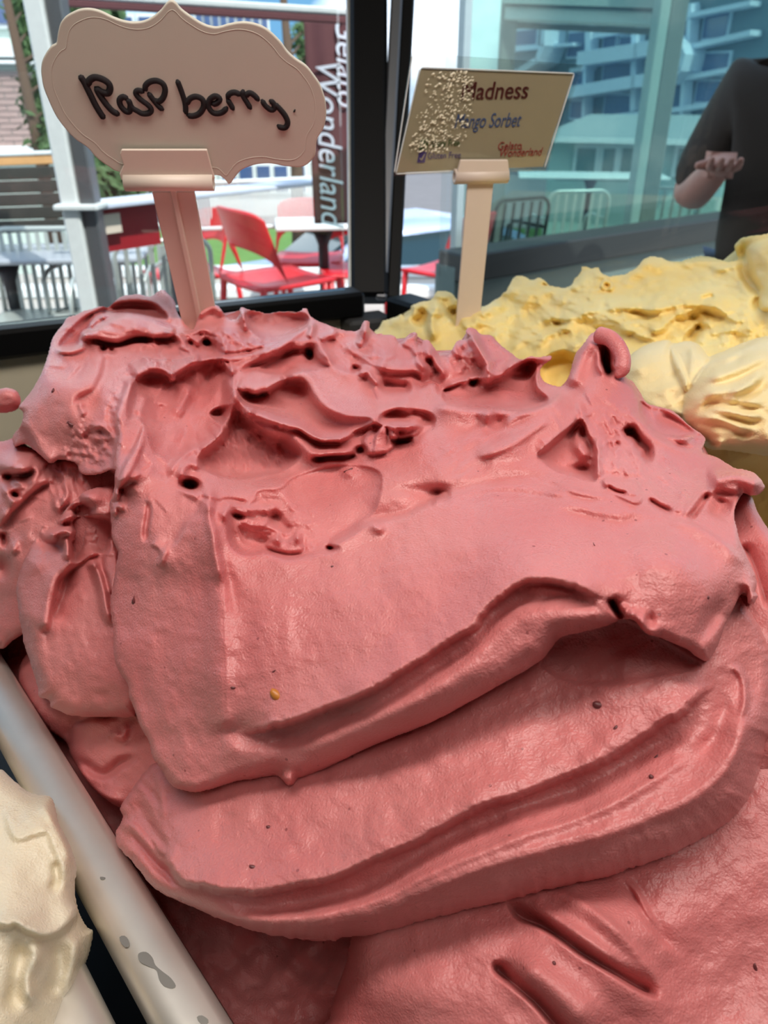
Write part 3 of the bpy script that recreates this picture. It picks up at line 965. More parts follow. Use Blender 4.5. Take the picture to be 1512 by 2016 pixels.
# front lower mass with the two slits
S = Scoop([(655, 2100), (650, 2000), (662, 1950), (682, 1890), (700, 1820), (760, 1730), (1000, 1640), (1300, 1560), (1420, 1500), (1620, 1400), (1625, 2110)],
          [(660, 2000, .192), (700, 1880, .190), (850, 1900, .178), (1000, 1850, .174), (1000, 1700, .190), (1200, 1700, .183), (1240, 1800, .172), (1300, 1900, .168), (1180, 1960, .164), (1500, 1900, .170), (1500, 1650, .178), (1100, 2016, .164), (850, 2080, .170), (1450, 2080, .163)],
          R=55, T=12, back=40, step=2.0, seed=4, wall=14)
S.noise_amp = .8
S.lip(CR((485, 1335), (530, 1405), (620, 1445), (700, 1495), (790, 1560), (900, 1625), (1000, 1685), (1090, 1730)), -13, 12, 5, tp=.12)
S.lip(CR((1095, 1722), (1060, 1640), (1000, 1560), (930, 1480), (840, 1400), (720, 1330), (560, 1300)), 3.0, 22, 10, tp=.2)
S.ridge(CR((540, 1330), (640, 1400), (740, 1465), (850, 1545), (1000, 1650)), 4.5, 18, tp=.3)
S.lip(CR((440, 1575), (450, 1620), (520, 1680), (600, 1750), (680, 1840), (760, 1920)), -14, 12, 6, tp=.10)
S.ridge(CR((460, 1560), (560, 1620), (680, 1700), (780, 1800), (860, 1900)), 5.5, 42, tp=.3)
S.ridge(CR((560, 1400), (700, 1500), (850, 1610), (1000, 1720), (1150, 1850)), 3.0, 34, tp=.3)
S.lip(CR((925, 1240), (960, 1290), (1010, 1360), (1070, 1450), (1110, 1500), (1190, 1570)), -3.5, 16, 9, tp=.3)
S.ridge(CR((930, 1250), (985, 1300), (1040, 1400), (1100, 1480)), 2.5, 7, tp=.4)
S.bump(1180, 1800, 90, 40, 4, 38)
S.bump(820, 1960, 110, 60, 3, 0)
S.ridge(CR((1100, 1500), (1300, 1650), (1512, 1760)), -2.5, 70, tp=.4)
fold(S)

FRONT = S

# right flank behind the big folds
S = Scoop([(1395, 1000), (1440, 960), (1478, 975), (1493, 1009), (1520, 1050), (1600, 1150), (1640, 1500), (1600, 1640), (1480, 1600), (1430, 1400), (1420, 1200)],
          [(1400, 1000, .222), (1480, 980, .214), (1500, 1100, .200), (1500, 1250, .190), (1500, 1450, .186), (1600, 1300, .185), (1420, 1300, .20), (1500, 1600, .186), (1600, 1600, .18)],
          R=26, T=8, back=50, step=2.0, seed=5)
S.lip([(1458, 1067), (1482, 1104), (1498, 1150), (1512, 1200)], -6, 9, 4)
S.lip([(1440, 1130), (1470, 1230), (1500, 1300), (1530, 1400)], 3, 20, 6)
S.lip(CR((1465, 885), (1512, 900), (1560, 905)), -10, 14, 7)
S.lip(CR((1440, 935), (1512, 985), (1560, 1010)), -7, 14, 6)
fold(S)

# lower big fold
LB = [(225, 1652), (231, 1632), (240, 1610), (234, 1590), (248, 1568), (262, 1545), (285, 1520), (310, 1500)]
S = Scoop(LB + [(420, 1430), (700, 1380), (1000, 1230), (1200, 1170), (1420, 1140), (1462, 1185), (1500, 1240), (1530, 1330), (1525, 1420), (1508, 1470), (1480, 1560), (1431, 1620), (1346, 1670), (1221, 1720), (1100, 1748), (1001, 1772), (860, 1806), (740, 1838), (650, 1850), (560, 1847), (470, 1824), (400, 1796), (330, 1765), (290, 1735), (262, 1700), (238, 1675)],
          [(225, 1650, .2165), (250, 1570, .222), (300, 1510, .218), (300, 1620, .206), (340, 1740, .192), (450, 1800, .182), (600, 1840, .176), (800, 1810, .169), (1000, 1740, .163), (1200, 1690, .161), (1400, 1580, .163), (1490, 1450, .168), (1510, 1330, .178), (1450, 1300, .176), (1300, 1300, .173), (1100, 1330, .180), (1000, 1450, .177), (800, 1550, .178), (600, 1650, .181), (450, 1600, .194), (420, 1480, .206), (700, 1420, .195), (1250, 1450, .172)],
          R=30, T=9, back=45, curl=9, step=2.0, seed=6, jagg=1.0,
          rctrl=[(225, 1650, 12), (250, 1560, 14), (330, 1760, 24), (470, 1824, 40), (600, 1850, 55), (800, 1820, 75), (1000, 1770, 85), (1220, 1720, 90), (1400, 1640, 85), (1500, 1470, 60), (1530, 1330, 30), (1420, 1140, 12), (900, 1250, 12), (900, 1550, 50)])
# torn lower edge of the smooth upper slab, trough, outer rim
S.lip(CL((560, 1040), (600, 1100), (660, 1180), (700, 1262), (800, 1288), (900, 1306), (1040, 1308), (1160, 1290), (1280, 1262), (1400, 1222), (1512, 1170)) + CR((180, 1090), (350, 990), (560, 915), (720, 850), (880, 788), (1000, 715), (1100, 640), (1180, 590), (1250, 525), (1320, 458)), 9.0, 80, 5, tp=.09, jg=1.3)
S.ridge(CL((740, 1330), (900, 1362), (1060, 1368), (1220, 1345), (1400, 1300), (1512, 1250)) + CR((200, 1120), (400, 1035), (600, 960), (800, 885), (980, 790), (1130, 690), (1250, 590), (1330, 500)), -4.2, 26, tp=.15)
S.ridge(CL((640, 1290), (760, 1372), (900, 1412), (1060, 1420), (1250, 1400), (1512, 1330)) + CR((200, 1230), (400, 1150), (600, 1075), (800, 1010), (1000, 910), (1180, 790), (1300, 660)), 1.6, 12, tp=.2)
S.lip(CL((600, 1300), (700, 1390), (820, 1440), (960, 1458), (1130, 1455), (1300, 1430), (1512, 1382)) + CR((200, 1290), (400, 1205), (600, 1150), (760, 1108), (900, 1070), (1050, 1012), (1180, 960), (1290, 880), (1370, 780), (1410, 660), (1415, 540), (1408, 440)), 4.0, 30, 16, tp=.1)
S.ridge(CR((1345, 455), (1380, 430), (1412, 470), (1420, 560), (1400, 640)), 2.2, 7, tp=.3)
S.ridge(CR((1330, 500), (1340, 600), (1290, 720), (1200, 810)), -2.4, 18, tp=.3)
# recess below the tongue, right centre
S.pad(CR((620, 410), (700, 300), (850, 270), (950, 240), (1060, 300), (1180, 370), (1250, 430), (1100, 460), (960, 480), (820, 490), (700, 475), (640, 440)), -2.5, 60)
S.lip(CR((640, 430), (700, 472), (820, 487), (960, 482), (1060, 455), (1160, 420)), -2.0, 20, 6, tp=.3)
S.ridge(CL((620, 830), (640, 960), (640, 1040)), 1.2, 7)
S.ridge(CL((500, 940), (560, 1000), (620, 1090), (680, 1180)), -2.0, 10)
S.ridge(CL((480, 1010), (540, 1080), (600, 1160), (680, 1230)), 2.2, 9)
S.ridge(CL((500, 1060), (560, 1130), (640, 1220), (740, 1300)), -2.6, 9)
S.tex(CL((450, 900), (640, 900), (700, 1230), (600, 1290), (440, 1150)), .6, 14, 50, 5, 20)
S.tex([(250, 1530), (1400, 1200), (1500, 1400), (1400, 1500), (300, 1740)], .12, 20, -28, 9, 40)
fold(S)

LOWER = S

# left front fold (round cheek) and its inner arch
S = Scoop(CE((170, 1512), (120, 1220), (125, 1120), (160, 1000), (215, 870), (250, 760), (300, 690), (400, 685), (480, 590), (560, 500), (640, 440), (800, 400), (1000, 420), (1100, 900), (1100, 1500)) + [(300, 1330), (268, 1400), (262, 1412), (200, 1412), (140, 1408), (118, 1400), (100, 1392), (96, 1378), (78, 1372), (75, 1355), (65, 1325), (50, 1280)],
          [(35, 1170, .262), (70, 1040, .272), (150, 1000, .268), (150, 1150, .250), (100, 1300, .243), (180, 1300, .236), (200, 1400, .236), (80, 1370, .245), (260, 1200, .238), (220, 980, .262), (250, 1380, .232), (220, 1050, .256)],
          R=34, T=11, back=40, step=2.0, seed=8, jagg=.5)
S.lip(CE((340, 1500), (360, 1350), (390, 1200), (420, 1090), (500, 1020), (600, 950), (690, 910), (760, 915)), 5.5, 60, 6, tp=.1)
S.lip(CE((250, 760), (215, 870), (165, 1000), (130, 1120), (125, 1230), (170, 1500)), 1.5, 30, 6, tp=.2)
S.lip(CE((250, 700), (310, 690), (390, 690), (450, 650), (560, 560), (640, 500)), 3.0, 18, 7, tp=.15)
S.bump(*CE((700, 720))[0], 32, 22, 3)
S.bump(*CE((650, 480))[0], 30, 20, 3)
S.lip(CE((770, 930), (690, 930), (600, 980), (530, 1050), (500, 1150), (450, 1300), (400, 1400)), -3.5, 14, 9, tp=.1)
S.ridge(CE((660, 985), (700, 990), (740, 1080), (770, 1200), (790, 1320), (830, 1450)), 4.0, 9, tp=.2)
S.bump(*CE((690, 985))[0], 10, 9, 5)
S.ridge(CE((370, 790), (430, 750), (500, 740), (560, 780)), 6, 8, tp=.15)
S.bump(*CE((385, 780))[0], 8, 8, 4)
S.ridge(CE((490, 760), (500, 860), (500, 980)), 4, 7)
S.pad(CE((560, 640), (800, 640), (830, 800), (800, 900), (700, 900), (560, 980), (530, 860), (540, 740)), -6, 22)
S.lip(CE((540, 800), (540, 920), (560, 975)), -5, 8, 4)
S.pad(CE((590, 440), (660, 400), (860, 370), (860, 640), (700, 640), (640, 560), (590, 500)), 7, 20)
S.pad(CE((760, 980), (800, 800), (830, 800), (880, 900), (900, 1000), (860, 1190), (820, 1190), (790, 1080)), 4, 10)
S.ridge(CE((880, 900), (905, 1000), (890, 1120), (850, 1200)), -6, 5)
S.ridge(CE((430, 690), (500, 640), (570, 620)), 4, 6)
S.bump(*CE((620, 580))[0], 14, 9, -7)
S.ridge(CE((420, 640), (500, 560), (590, 500)), 3, 6)
S.ridge(CE((250, 800), (400, 840), (480, 880)), -2, 9)
S.tex(CE((250, 640), (860, 600), (860, 900), (300, 900)), .6, 16, 0, 1, 12)
S.hs = 2.3
S.tex(CL((160, 120), (480, 120), (500, 600), (200, 600)), .2, 30, 80, 3, 20)
fold(S)

# small fold low at the left, in the shade, beside the rim
S = Scoop([(60, 1280), (110, 1290), (200, 1340), (300, 1400), (330, 1500), (300, 1560), (245, 1590), (205, 1572), (168, 1535), (140, 1490), (130, 1462), (100, 1440), (60, 1400), (35, 1330)],
          [(60, 1300, .290), (135, 1470, .262), (200, 1440, .252), (280, 1450, .245), (200, 1560, .246), (250, 1590, .238), (100, 1400, .272)],
          R=30, T=11, back=40, step=2.5, seed=9)
S.lip([(132, 1462), (142, 1428), (180, 1412), (240, 1410)], -4, 14, 6)
S.ridge(CL((440, 680), (480, 700), (500, 650)), 3, 8)
S.ridge(CL((300, 780), (400, 850), (480, 800), (560, 780)), -3, 10)
S.ridge(CL((300, 800), (340, 880), (400, 930), (500, 960)), 2.5, 9)
S.noise_amp = 1.6
S.hs = 1.5
fold(S)

# far left folds
S = Scoop([(-70, 860), (0, 868), (30, 862), (60, 880), (110, 900), (150, 895), (210, 890), (260, 930), (240, 1100), (120, 1200), (60, 1240), (25, 1262), (0, 1278), (-70, 1260)],
          [(0, 870, .30), (60, 900, .29), (0, 980, .285), (100, 980, .272), (180, 960, .27), (20, 1100, .275), (0, 1230, .282), (110, 1150, .27), (-60, 1200, .30)],
          R=26, T=9, back=40, step=2.0, seed=10)
S.lip(CE((10, 730), (60, 620), (160, 510), (260, 420), (340, 375), (430, 350)), 4.5, 60, 5, tp=.2)
S.lip(CE((430, 380), (330, 400), (260, 450), (160, 540), (60, 660), (20, 760)), -3, 12, 8)
S.ridge(CE((90, 400), (150, 320), (230, 310), (310, 345)), 5, 16)
S.ridge(CE((0, 330), (100, 330), (200, 320), (300, 275)), -8, 9)
S.bump(*CE((105, 235))[0], 34, 16, 7, -6)
S.ridge(CE((0, 280), (120, 290), (260, 260)), 3, 10)
S.bump(*CE((110, 470))[0], 9, 6, -7, 20)
S.ridge(CE((20, 740), (40, 840), (60, 850)), -4, 6)
S.ridge(CE((0, 440), (60, 450), (120, 560)), 3, 10)
S.bump(*CE((20, 1010))[0], 14, 22, -4)
S.ridge(CE((430, 400), (470, 380), (500, 470), (430, 560), (440, 400)), 3, 8)
S.scatter(CE((20, 100), (560, 250), (500, 560), (60, 900)), 16, -30, 40, 1.3, 8, 8)
S.tex(CE((320, 250), (620, 250), (620, 560), (420, 580)), 1.6, 16, 75, 2.5, 10)
S.hs = 1.6
fold(S)
S = Scoop([(-20, 790), (-5, 768), (15, 763), (34, 770), (42, 788), (36, 805), (20, 812), (-5, 812)],
          [(0, 790, .315), (30, 790, .315), (10, 810, .317)], R=20, T=8, back=25, step=2.0, seed=11)
fold(S, 'drip')

# ---------------------------------------------- main upper body
top = [(28, 880), (24, 858), (40, 838), (44, 812), (36, 800), (60, 770), (78, 740), (88, 715), (96, 690)] \
    + CA((372, 460), (390, 400), (430, 340), (470, 290), (500, 245), (560, 225), (620, 195), (680, 180), (755, 155), (800, 165), (850, 120), (900, 85), (960, 75), (1040, 72), (1120, 85), (1180, 45), (1220, 36)) \
    + CB((-60, 40), (-40, 130), (60, 260), (95, 210), (110, 160), (150, 110), (215, 72), (262, 80), (300, 130), (340, 180), (385, 185), (425, 160), (420, 110), (440, 90), (475, 105), (560, 122), (620, 132), (720, 124), (860, 125), (890, 98), (925, 105), (950, 160), (1010, 195), (1100, 230), (1160, 250), (1210, 262), (1300, 268), (1325, 235), (1345, 195), (1390, 200), (1395, 245), (1425, 285), (1480, 292)) \
    + CC((0, 220), (130, 225), (165, 272), (190, 280), (245, 215), (290, 200), (312, 220), (305, 290), (330, 300), (350, 262), (400, 268), (440, 330), (490, 385), (540, 370), (600, 270), (655, 260), (700, 240), (665, 205), (680, 172), (730, 175), (780, 215), (860, 228), (920, 290), (1000, 350), (1080, 402), (1140, 380), (1220, 385), (1300, 378), (1305, 405), (1240, 460), (1225, 510), (1260, 570), (1340, 602)) \
    + CD((-20, 520), (30, 440), (70, 300), (130, 220), (190, 140), (240, 120), (290, 135), (370, 190), (420, 250), (440, 330), (440, 440), (500, 490), (560, 570), (610, 655), (700, 680), (790, 705), (860, 760), (940, 830), (1010, 880), (1050, 915), (1045, 960), (1030, 1015), (1120, 1050), (1250, 1130), (1340, 1150), (1420, 1180), (1480, 1250), (1490, 1290), (1450, 1335), (1380, 1345), (1330, 1330)) \
    + [(1455, 985), (1446, 1010), (1452, 1045), (1458, 1067), (1476, 1105), (1490, 1140), (1488, 1165)] \
    + CG((1440, 1220), (1400, 1285), (1360, 1275), (1345, 1200), (1300, 1230), (1255, 1320), (1200, 1430), (1130, 1610), (1060, 1710), (980, 1680), (900, 1620), (740, 1545), (600, 1500), (520, 1410), (420, 1400), (300, 1450), (150, 1490)) \
    + [(1106, 1255), (1085, 1278), (1066, 1300), (1010, 1335), (956, 1365), (856, 1420), (756, 1460), (700, 1485), (650, 1510), (605, 1530), (588, 1536), (580, 1548), (566, 1549), (548, 1530), (520, 1531), (460, 1541), (410, 1556), (380, 1560), (345, 1551), (330, 1537), (315, 1512), (300, 1490), (292, 1460), (275, 1430), (264, 1395), (253, 1370), (250, 1345), (233, 1320), (223, 1290), (222, 1240), (216, 1190), (224, 1140), (232, 1090)] \
    + CE((870, 880), (830, 780), (822, 650), (815, 530), (840, 450), (855, 300)) \
    + [(222, 925), (190, 935), (160, 932), (148, 912), (118, 905), (100, 912), (72, 890), (50, 875)]
S = Scoop(top,
          [(40, 860, .285), (50, 780, .283), (96, 690, .30), (60, 850, .277), (130, 830, .262), (120, 740, .276), (110, 650, .325), (200, 700, .295), (200, 600, .35), (300, 590, .36), (330, 640, .345), (420, 610, .345), (500, 620, .345), (600, 615, .34), (720, 640, .325), (500, 680, .318), (600, 700, .305), (250, 800, .255), (190, 900, .256), (230, 900, .242), (350, 720, .292), (360, 800, .268), (400, 860, .257),
           (460, 740, .285), (520, 870, .250), (600, 760, .285), (760, 780, .270), (700, 860, .247), (820, 660, .315), (920, 650, .312), (980, 740, .285), (1080, 700, .300), (1080, 770, .262), (1100, 830, .240), (1180, 655, .272), (1200, 760, .252), (1240, 740, .262), (1290, 800, .258), (1380, 860, .250), (1380, 900, .232), (1500, 950, .205), (1300, 870, .236), (1180, 880, .228), (900, 850, .235), (950, 930, .216),
           (800, 930, .222), (620, 960, .226), (480, 980, .222), (560, 1060, .207), (420, 990, .213), (300, 900, .235), (240, 960, .229), (235, 1150, .221), (240, 1300, .213), (300, 1450, .203), (380, 1540, .192), (430, 1300, .192), (430, 1150, .201), (560, 1530, .184), (760, 1450, .170), (960, 1350, .163), (1100, 1260, .160), (1220, 1215, .160), (1300, 1250, .160), (1390, 1290, .162), (1440, 1200, .166), (1480, 1150, .176),
           (1440, 1080, .181), (1300, 1100, .171), (1200, 1000, .192), (1050, 1080, .178), (850, 1080, .192), (700, 1200, .184), (900, 1250, .172), (600, 1380, .182), (330, 1250, .205), (1440, 1000, .199), (1330, 980, .203), (1150, 960, .205)],
          R=22, T=7, back=60, curl=7, step=2.0, seed=12, jagg=.35,
          rctrl=[(40, 800, 16), (96, 690, 16), (200, 600, 9), (300, 580, 9), (400, 610, 9), (600, 610, 9), (720, 640, 9), (920, 655, 9), (1080, 705, 9), (1180, 655, 10), (1260, 760, 14), (1380, 870, 12), (1500, 960, 16), (1470, 1060, 12), (1440, 1200, 32), (1390, 1290, 34), (1250, 1230, 14), (1180, 1240, 36), (1000, 1340, 60), (850, 1420, 62), (650, 1510, 50), (500, 1535, 40), (380, 1560, 26), (300, 1490, 14), (225, 1290, 10), (225, 1000, 9), (150, 930, 8), (50, 875, 14)])
# --- front: torn slab edge, trough and tongue
S.lip(CL((925, 680), (1010, 668), (1100, 652), (1180, 630), (1250, 602), (1330, 575), (1400, 548), (1460, 515), (1512, 490)) + CR((60, 448), (120, 410), (200, 355), (290, 300), (360, 262), (380, 225), (430, 170), (500, 112), (560, 86), (660, 84), (760, 108), (830, 140), (900, 160)), 9.5, 60, 5, tp=.10, jg=1.2)
S.ridge(CL((925, 705), (980, 728), (1080, 722), (1200, 690), (1350, 630), (1512, 560)) + CR((120, 490), (260, 400), (370, 310), (460, 215), (560, 150), (680, 130), (800, 165)), -3.5, 19, tp=.08)
S.lip(CL((900, 668), (912, 720), (950, 752), (1000, 758), (1080, 748), (1200, 712), (1350, 655), (1512, 588)) + CR((100, 545), (200, 492), (300, 425), (380, 345), (480, 262), (600, 210), (700, 200), (800, 208), (900, 225)), 3.2, 14, 30, tp=.05)
S.ridge(CR((520, 130), (640, 120), (760, 150), (860, 190), (925, 240)), 1.6, 10)
S.ridge(CR((560, 200), (680, 150), (800, 170), (880, 205)), -1.6, 9)
S.bump(*CL((1120, 870))[0], 16, 12, 5)
# knot at the right end of the tongue
S.lip(CR((890, 155), (905, 190), (930, 225), (950, 245)), -9, 8, 6, tp=.1)
S.lip(CG((0, 1110), (100, 1150), (220, 1220), (330, 1245), (440, 1190), (500, 1110)), 3, 60, 12, tp=.25)
S.ridge(CG((340, 1230), (360, 1290), (420, 1370), (440, 1400)), -8, 6, tp=.1)
S.ridge(CG((450, 1270), (430, 1330), (470, 1370), (530, 1300)), 3.5, 9, tp=.2)
S.ridge(CG((470, 1330), (560, 1420), (640, 1480), (740, 1520)), 3.5, 12, tp=.2)
S.bump(*CG((630, 1400))[0], 10, 12, -3.5)
S.bump(*CG((590, 1390))[0], 9, 14, 3)
S.ridge(CG((560, 1440), (700, 1500), (860, 1580)), -1.6, 8)
S.bump(1330, 1120, 95, 80, 7, 20)
S.bump(1410, 1210, 18, 46, -7, 28)
S.lip(CG((1350, 1120), (1330, 1170), (1270, 1230), (1220, 1330), (1180, 1440)), -3, 14, 16, tp=.2)
S.bump(*CG((1400, 1200))[0], 13, 24, 3)
# --- long crest from centre to right
S.lip(CG((1350, 1020), (1260, 920), (1150, 820), (1020, 740), (900, 690), (740, 650), (600, 625), (480, 600), (300, 560), (100, 520), (-60, 470), (-200, 470)), 3.2, 12, 60, tp=.15)
S.ridge(CG((-100, 600), (100, 640), (300, 690), (420, 720), (560, 680), (700, 690), (900, 790), (1100, 900), (1250, 1000)), -3.2, 30, tp=.2)
S.ridge(CG((-100, 540), (80, 560), (240, 600), (400, 620), (540, 610)), 1.3, 8, tp=.3)
S.ridge(CG((-300, 380), (-100, 400), (80, 480), (300, 510), (500, 540)), -1.6, 7, tp=.3)
S.ridge(CG((-200, 480), (0, 440), (150, 470), (300, 500), (450, 530)), 1.6, 8, tp=.3)
S.ridge(CC((-40, 1400), (200, 1380), (500, 1385), (750, 1340), (1000, 1290), (1300, 1300), (1500, 1340)), -2.0, 12, tp=.3)
S.ridge(CC((560, 1500), (760, 1420), (1000, 1400), (1300, 1440), (1500, 1470)), -1.6, 9, tp=.3)
S.lip(CG((260, 340), (330, 420), (430, 480), (540, 520), (570, 440)), 3.5, 10, 5, tp=.15)
S.pad(CG((290, 350), (420, 350), (540, 370), (560, 430), (520, 480), (400, 450), (310, 410)), 2.5, 8)
S.ridge(CG((300, 390), (380, 440), (480, 460)), -4, 4)
# --- vertical crest and left face
S.ridge(CF((235, 480), (240, 580), (255, 700), (275, 860), (300, 1000), (320, 1150)), 2.5, 9, tp=.1)
S.lip(CF((235, 480), (240, 580), (255, 700), (275, 860), (300, 1000), (320, 1150), (325, 1300)) + [(437, 1250), (440, 1320), (442, 1400), (455, 1440)], 5.0, 26, 34, tp=.06)
S.ridge(CF((300, 780), (340, 950), (390, 1100), (420, 1280), (470, 1400)), -1.5, 12)
S.bump(*CF((235, 500))[0], 12, 20, 5)
S.bump(*CF((270, 620))[0], 9, 22, -3)
S.bump(*CF((360, 600))[0], 9, 13, 6, 20)
S.ridge(CE((1100, 500), (1100, 620), (1085, 720), (1085, 800), (1120, 830)), -2.4, 5, tp=.2)
S.lip(CE((1120, 825), (1190, 870), (1210, 940), (1180, 1010)), 2.0, 14, 4)
S.lip(CE((1225, 900), (1290, 810), (1340, 730), (1380, 660), (1460, 600), (1500, 500)), -3.2, 26, 5, tp=.15)
S.ridge(CE((1190, 1000), (1240, 880), (1300, 790)), 1.6, 6)
# --- left boundary ribs
S.lip(CA((985, 680), (900, 900), (875, 1000), (890, 1130), (870, 1250), (860, 1500)), 7, 26, 5, tp=.08)
S.lip(CA((1080, 1030), (1050, 1130), (1000, 1240), (940, 1340), (900, 1440), (870, 1520)), 6.5, 20, 4, tp=.12, jg=.6)
S.lip(CA((1150, 1330), (1080, 1390), (1000, 1440), (940, 1500), (910, 1560)), 3, 14, 4, tp=.15, jg=.6)
S.ridge(CE((1240, 330), (1300, 240), (1380, 160), (1440, 110), (1512, 90)), 3.5, 8, tp=.2)
S.lip(CE((860, 540), (890, 440), (930, 370), (1000, 330), (1060, 280)), 3.5, 18, 4, tp=.15)
S.ridge(CE((850, 640), (860, 560), (900, 560), (905, 600)), 3, 6)
S.ridge(CE((880, 470), (940, 400), (1020, 360)), -3, 8)
S.lip(CE((860, 520), (880, 420), (960, 300), (1010, 200), (1060, 60)), 3.0, 10, 4)
# --- hole left of the crater with its arch
S.bump(*CE((1415, 395))[0], 17, 11, -15, 8, 3)
S.ridge(CE((1340, 360), (1370, 260), (1440, 230), (1500, 300)), 4, 10, tp=.2)
S.ridge(CE((1340, 400), (1400, 450), (1500, 500)), 2.5, 8)
S.lip(CE((1210, 380), (1260, 260), (1330, 180), (1400, 90), (1500, 40)), -3, 14, 6)
# --- crater
S.pad(CF((160, 480), (300, 500), (420, 560), (560, 520), (600, 440), (760, 420), (880, 330), (1200, 250), (1500, 300), (1480, 560), (1380, 660), (1280, 760), (1130, 850), (1000, 880), (800, 910), (600, 900), (460, 880), (400, 760), (360, 640), (260, 560)), -5.5, 85)
S.lip(CF((380, 620), (400, 760), (440, 850), (520, 890), (640, 870), (720, 890), (820, 920), (960, 900), (1020, 885), (1130, 870), (1150, 820), (1280, 750), (1380, 680), (1500, 640), (1700, 600), (1900, 480), (2020, 440)), -9, 26, 6, tp=.1)
S.lip(CF((1500, 690), (1380, 680), (1280, 745), (1160, 815), (1130, 862)), 4, 16, 5, tp=.1)
S.bump(*CF((1140, 866))[0], 9, 4, -10)
S.pad(CF((450, 700), (560, 740), (700, 760), (640, 850), (540, 850), (470, 800)), -3, 20)
S.lip(CF((440, 640), (540, 690), (640, 700), (740, 730), (840, 770)), 3.5, 12, 6)
S.pad(CF((650, 850), (690, 800), (740, 780), (800, 810), (890, 765), (930, 830), (930, 890), (820, 905), (720, 885)), 5, 9)
S.bump(*CF((745, 795))[0], 5, 9, 3); S.bump(*CF((895, 785))[0], 6, 9, 4)
S.bump(*CF((970, 860))[0], 7, 6, 3)
S.lip(CF((590, 540), (620, 470), (690, 435), (770, 450), (820, 520), (870, 640), (850, 760)), 3.2, 12, 22, tp=.2)
S.ridge(CF((680, 600), (760, 680), (830, 760)), -4, 13)
S.ridge(CF((380, 590), (480, 590), (600, 580), (700, 560), (800, 600)), 3.0, 10)
S.ridge(CF((290, 515), (400, 510), (540, 535)), -2.5, 5)
S.bump(*CF((440, 625))[0], 13, 6, -5, 10)
S.bump(*CF((1500, 720))[0], 10, 9, 3)
S.tex(CF((400, 560), (900, 540), (1000, 860), (500, 880)), .7, 15, 30, 1.6, 15)
S.bump(*CF((1270, 300))[0], 15, 12, 2.5)
S.lip(CC((390, 1500), (440, 1430), (490, 1380), (560, 1410)), -4, 10, 6, tp=.15)
S.bump(*CC((480, 1410))[0], 16, 9, -3, 30)
# --- lower floor below the wavy ledge
S.pad(CB((200, 880), (380, 820), (480, 920), (680, 1050), (780, 1080), (880, 1190), (760, 1300), (560, 1350), (360, 1370), (140, 1290), (130, 1180), (300, 1020)), -9, 34)
S.lip(CB((160, 1330), (360, 1370), (480, 1350), (620, 1320), (800, 1300), (960, 1290), (1200, 1250), (1350, 1200), (1500, 1160)), -3.0, 20, 22, tp=.2)
S.tex(CB((100, 1000), (500, 950), (820, 1150), (700, 1330), (300, 1380), (120, 1300)), 1.0, 11, 60, 1.6, 14)
# central vertical spine and its ledge
S.ridge(CB((330, 560), (360, 700), (370, 820), (330, 940), (260, 1060), (120, 1180), (100, 1260)), 6, 12, tp=.1)
S.ridge(CB((380, 700), (440, 800), (480, 850), (540, 900)), 6, 11, tp=.1)
S.lip(CB((20, 1160), (80, 1090), (180, 1050), (240, 980), (300, 900)), 3, 16, 5)
S.ridge(CB((270, 540), (300, 510), (350, 560), (380, 600)), 5, 7, tp=.1)
S.lip(CB((420, 860), (540, 900), (680, 940), (790, 970), (870, 990), (960, 1050), (1060, 1080), (1180, 1070), (1270, 1010), (1360, 970), (1430, 950), (1512, 980)) + CC((60, 900), (150, 905), (240, 905), (320, 880), (350, 905)), 11, 18, 6, tp=.05, jg=.5)
S.ridge(CB((520, 950), (700, 1000), (800, 1030), (900, 1120), (980, 1190), (1100, 1190), (1230, 1170), (1340, 1090)), 6, 15, tp=.1)
S.ridge(CB((940, 1200), (1000, 1225), (1100, 1215), (1230, 1210), (1340, 1180)), -6.5, 6, p=3, tp=.1)
S.bump(*CB((1320, 1160))[0], 11, 8, -6, 0, 3)
S.pad(CB((1335, 1080), (1400, 980), (1512, 990), (1600, 1000), (1580, 1120), (1500, 1180), (1370, 1190), (1340, 1130)), 4, 12)
S.lip(CC((75, 1080), (80, 980), (60, 900)), -4, 10, 5)
S.pad(CC((90, 900), (200, 900), (320, 880), (350, 900), (320, 960), (260, 985), (120, 1000)), 3, 8)
S.ridge(CC((90, 1010), (200, 1020), (300, 990)), -4, 6)
# bowl between the spine and the ledges (centre)
S.pad(CB((400, 700), (560, 740), (740, 640), (900, 640), (1000, 800), (1200, 900), (1400, 920), (1350, 1000), (1200, 1060), (1040, 1070), (940, 1020), (830, 960), (560, 880), (460, 840)), -7, 40)
S.lip(CB((400, 660), (450, 700), (520, 722), (600, 700), (680, 660), (760, 620)), 8, 20, 7, tp=.1)
S.ridge(CB((430, 710), (540, 755), (640, 710)), -5, 8)
S.lip(CB((750, 620), (860, 590), (940, 640), (1000, 740), (1080, 830), (1180, 890), (1320, 915), (1440, 905), (1500, 870)), 6, 30, 12, tp=.1)
S.ridge(CB((560, 640), (700, 600), (800, 560), (900, 580)), -1.8, 8)
S.lip(CB((380, 560), (480, 500), (600, 440), (720, 400), (800, 350), (900, 340), (1000, 350), (1060, 430), (1130, 540)), 4.5, 8, 16, tp=.12, jg=.5)
S.ridge(CB((400, 600), (500, 540), (640, 500), (800, 420), (900, 390)), -3.5, 9)
S.pad(CB((560, 560), (700, 480), (830, 400), (940, 400), (1010, 480), (1090, 540), (900, 570), (700, 600)), -3.5, 16)
S.bump(*CB((945, 440))[0], 8, 14, -7)
S.lip(CB((0, 510), (100, 490), (250, 470), (400, 470), (540, 440), (680, 400), (800, 330), (880, 270), (960, 200)), 3.5, 10, 6, tp=.1, jg=.4)
S.ridge(CB((960, 200), (960, 260), (930, 330)), 3.5, 7)
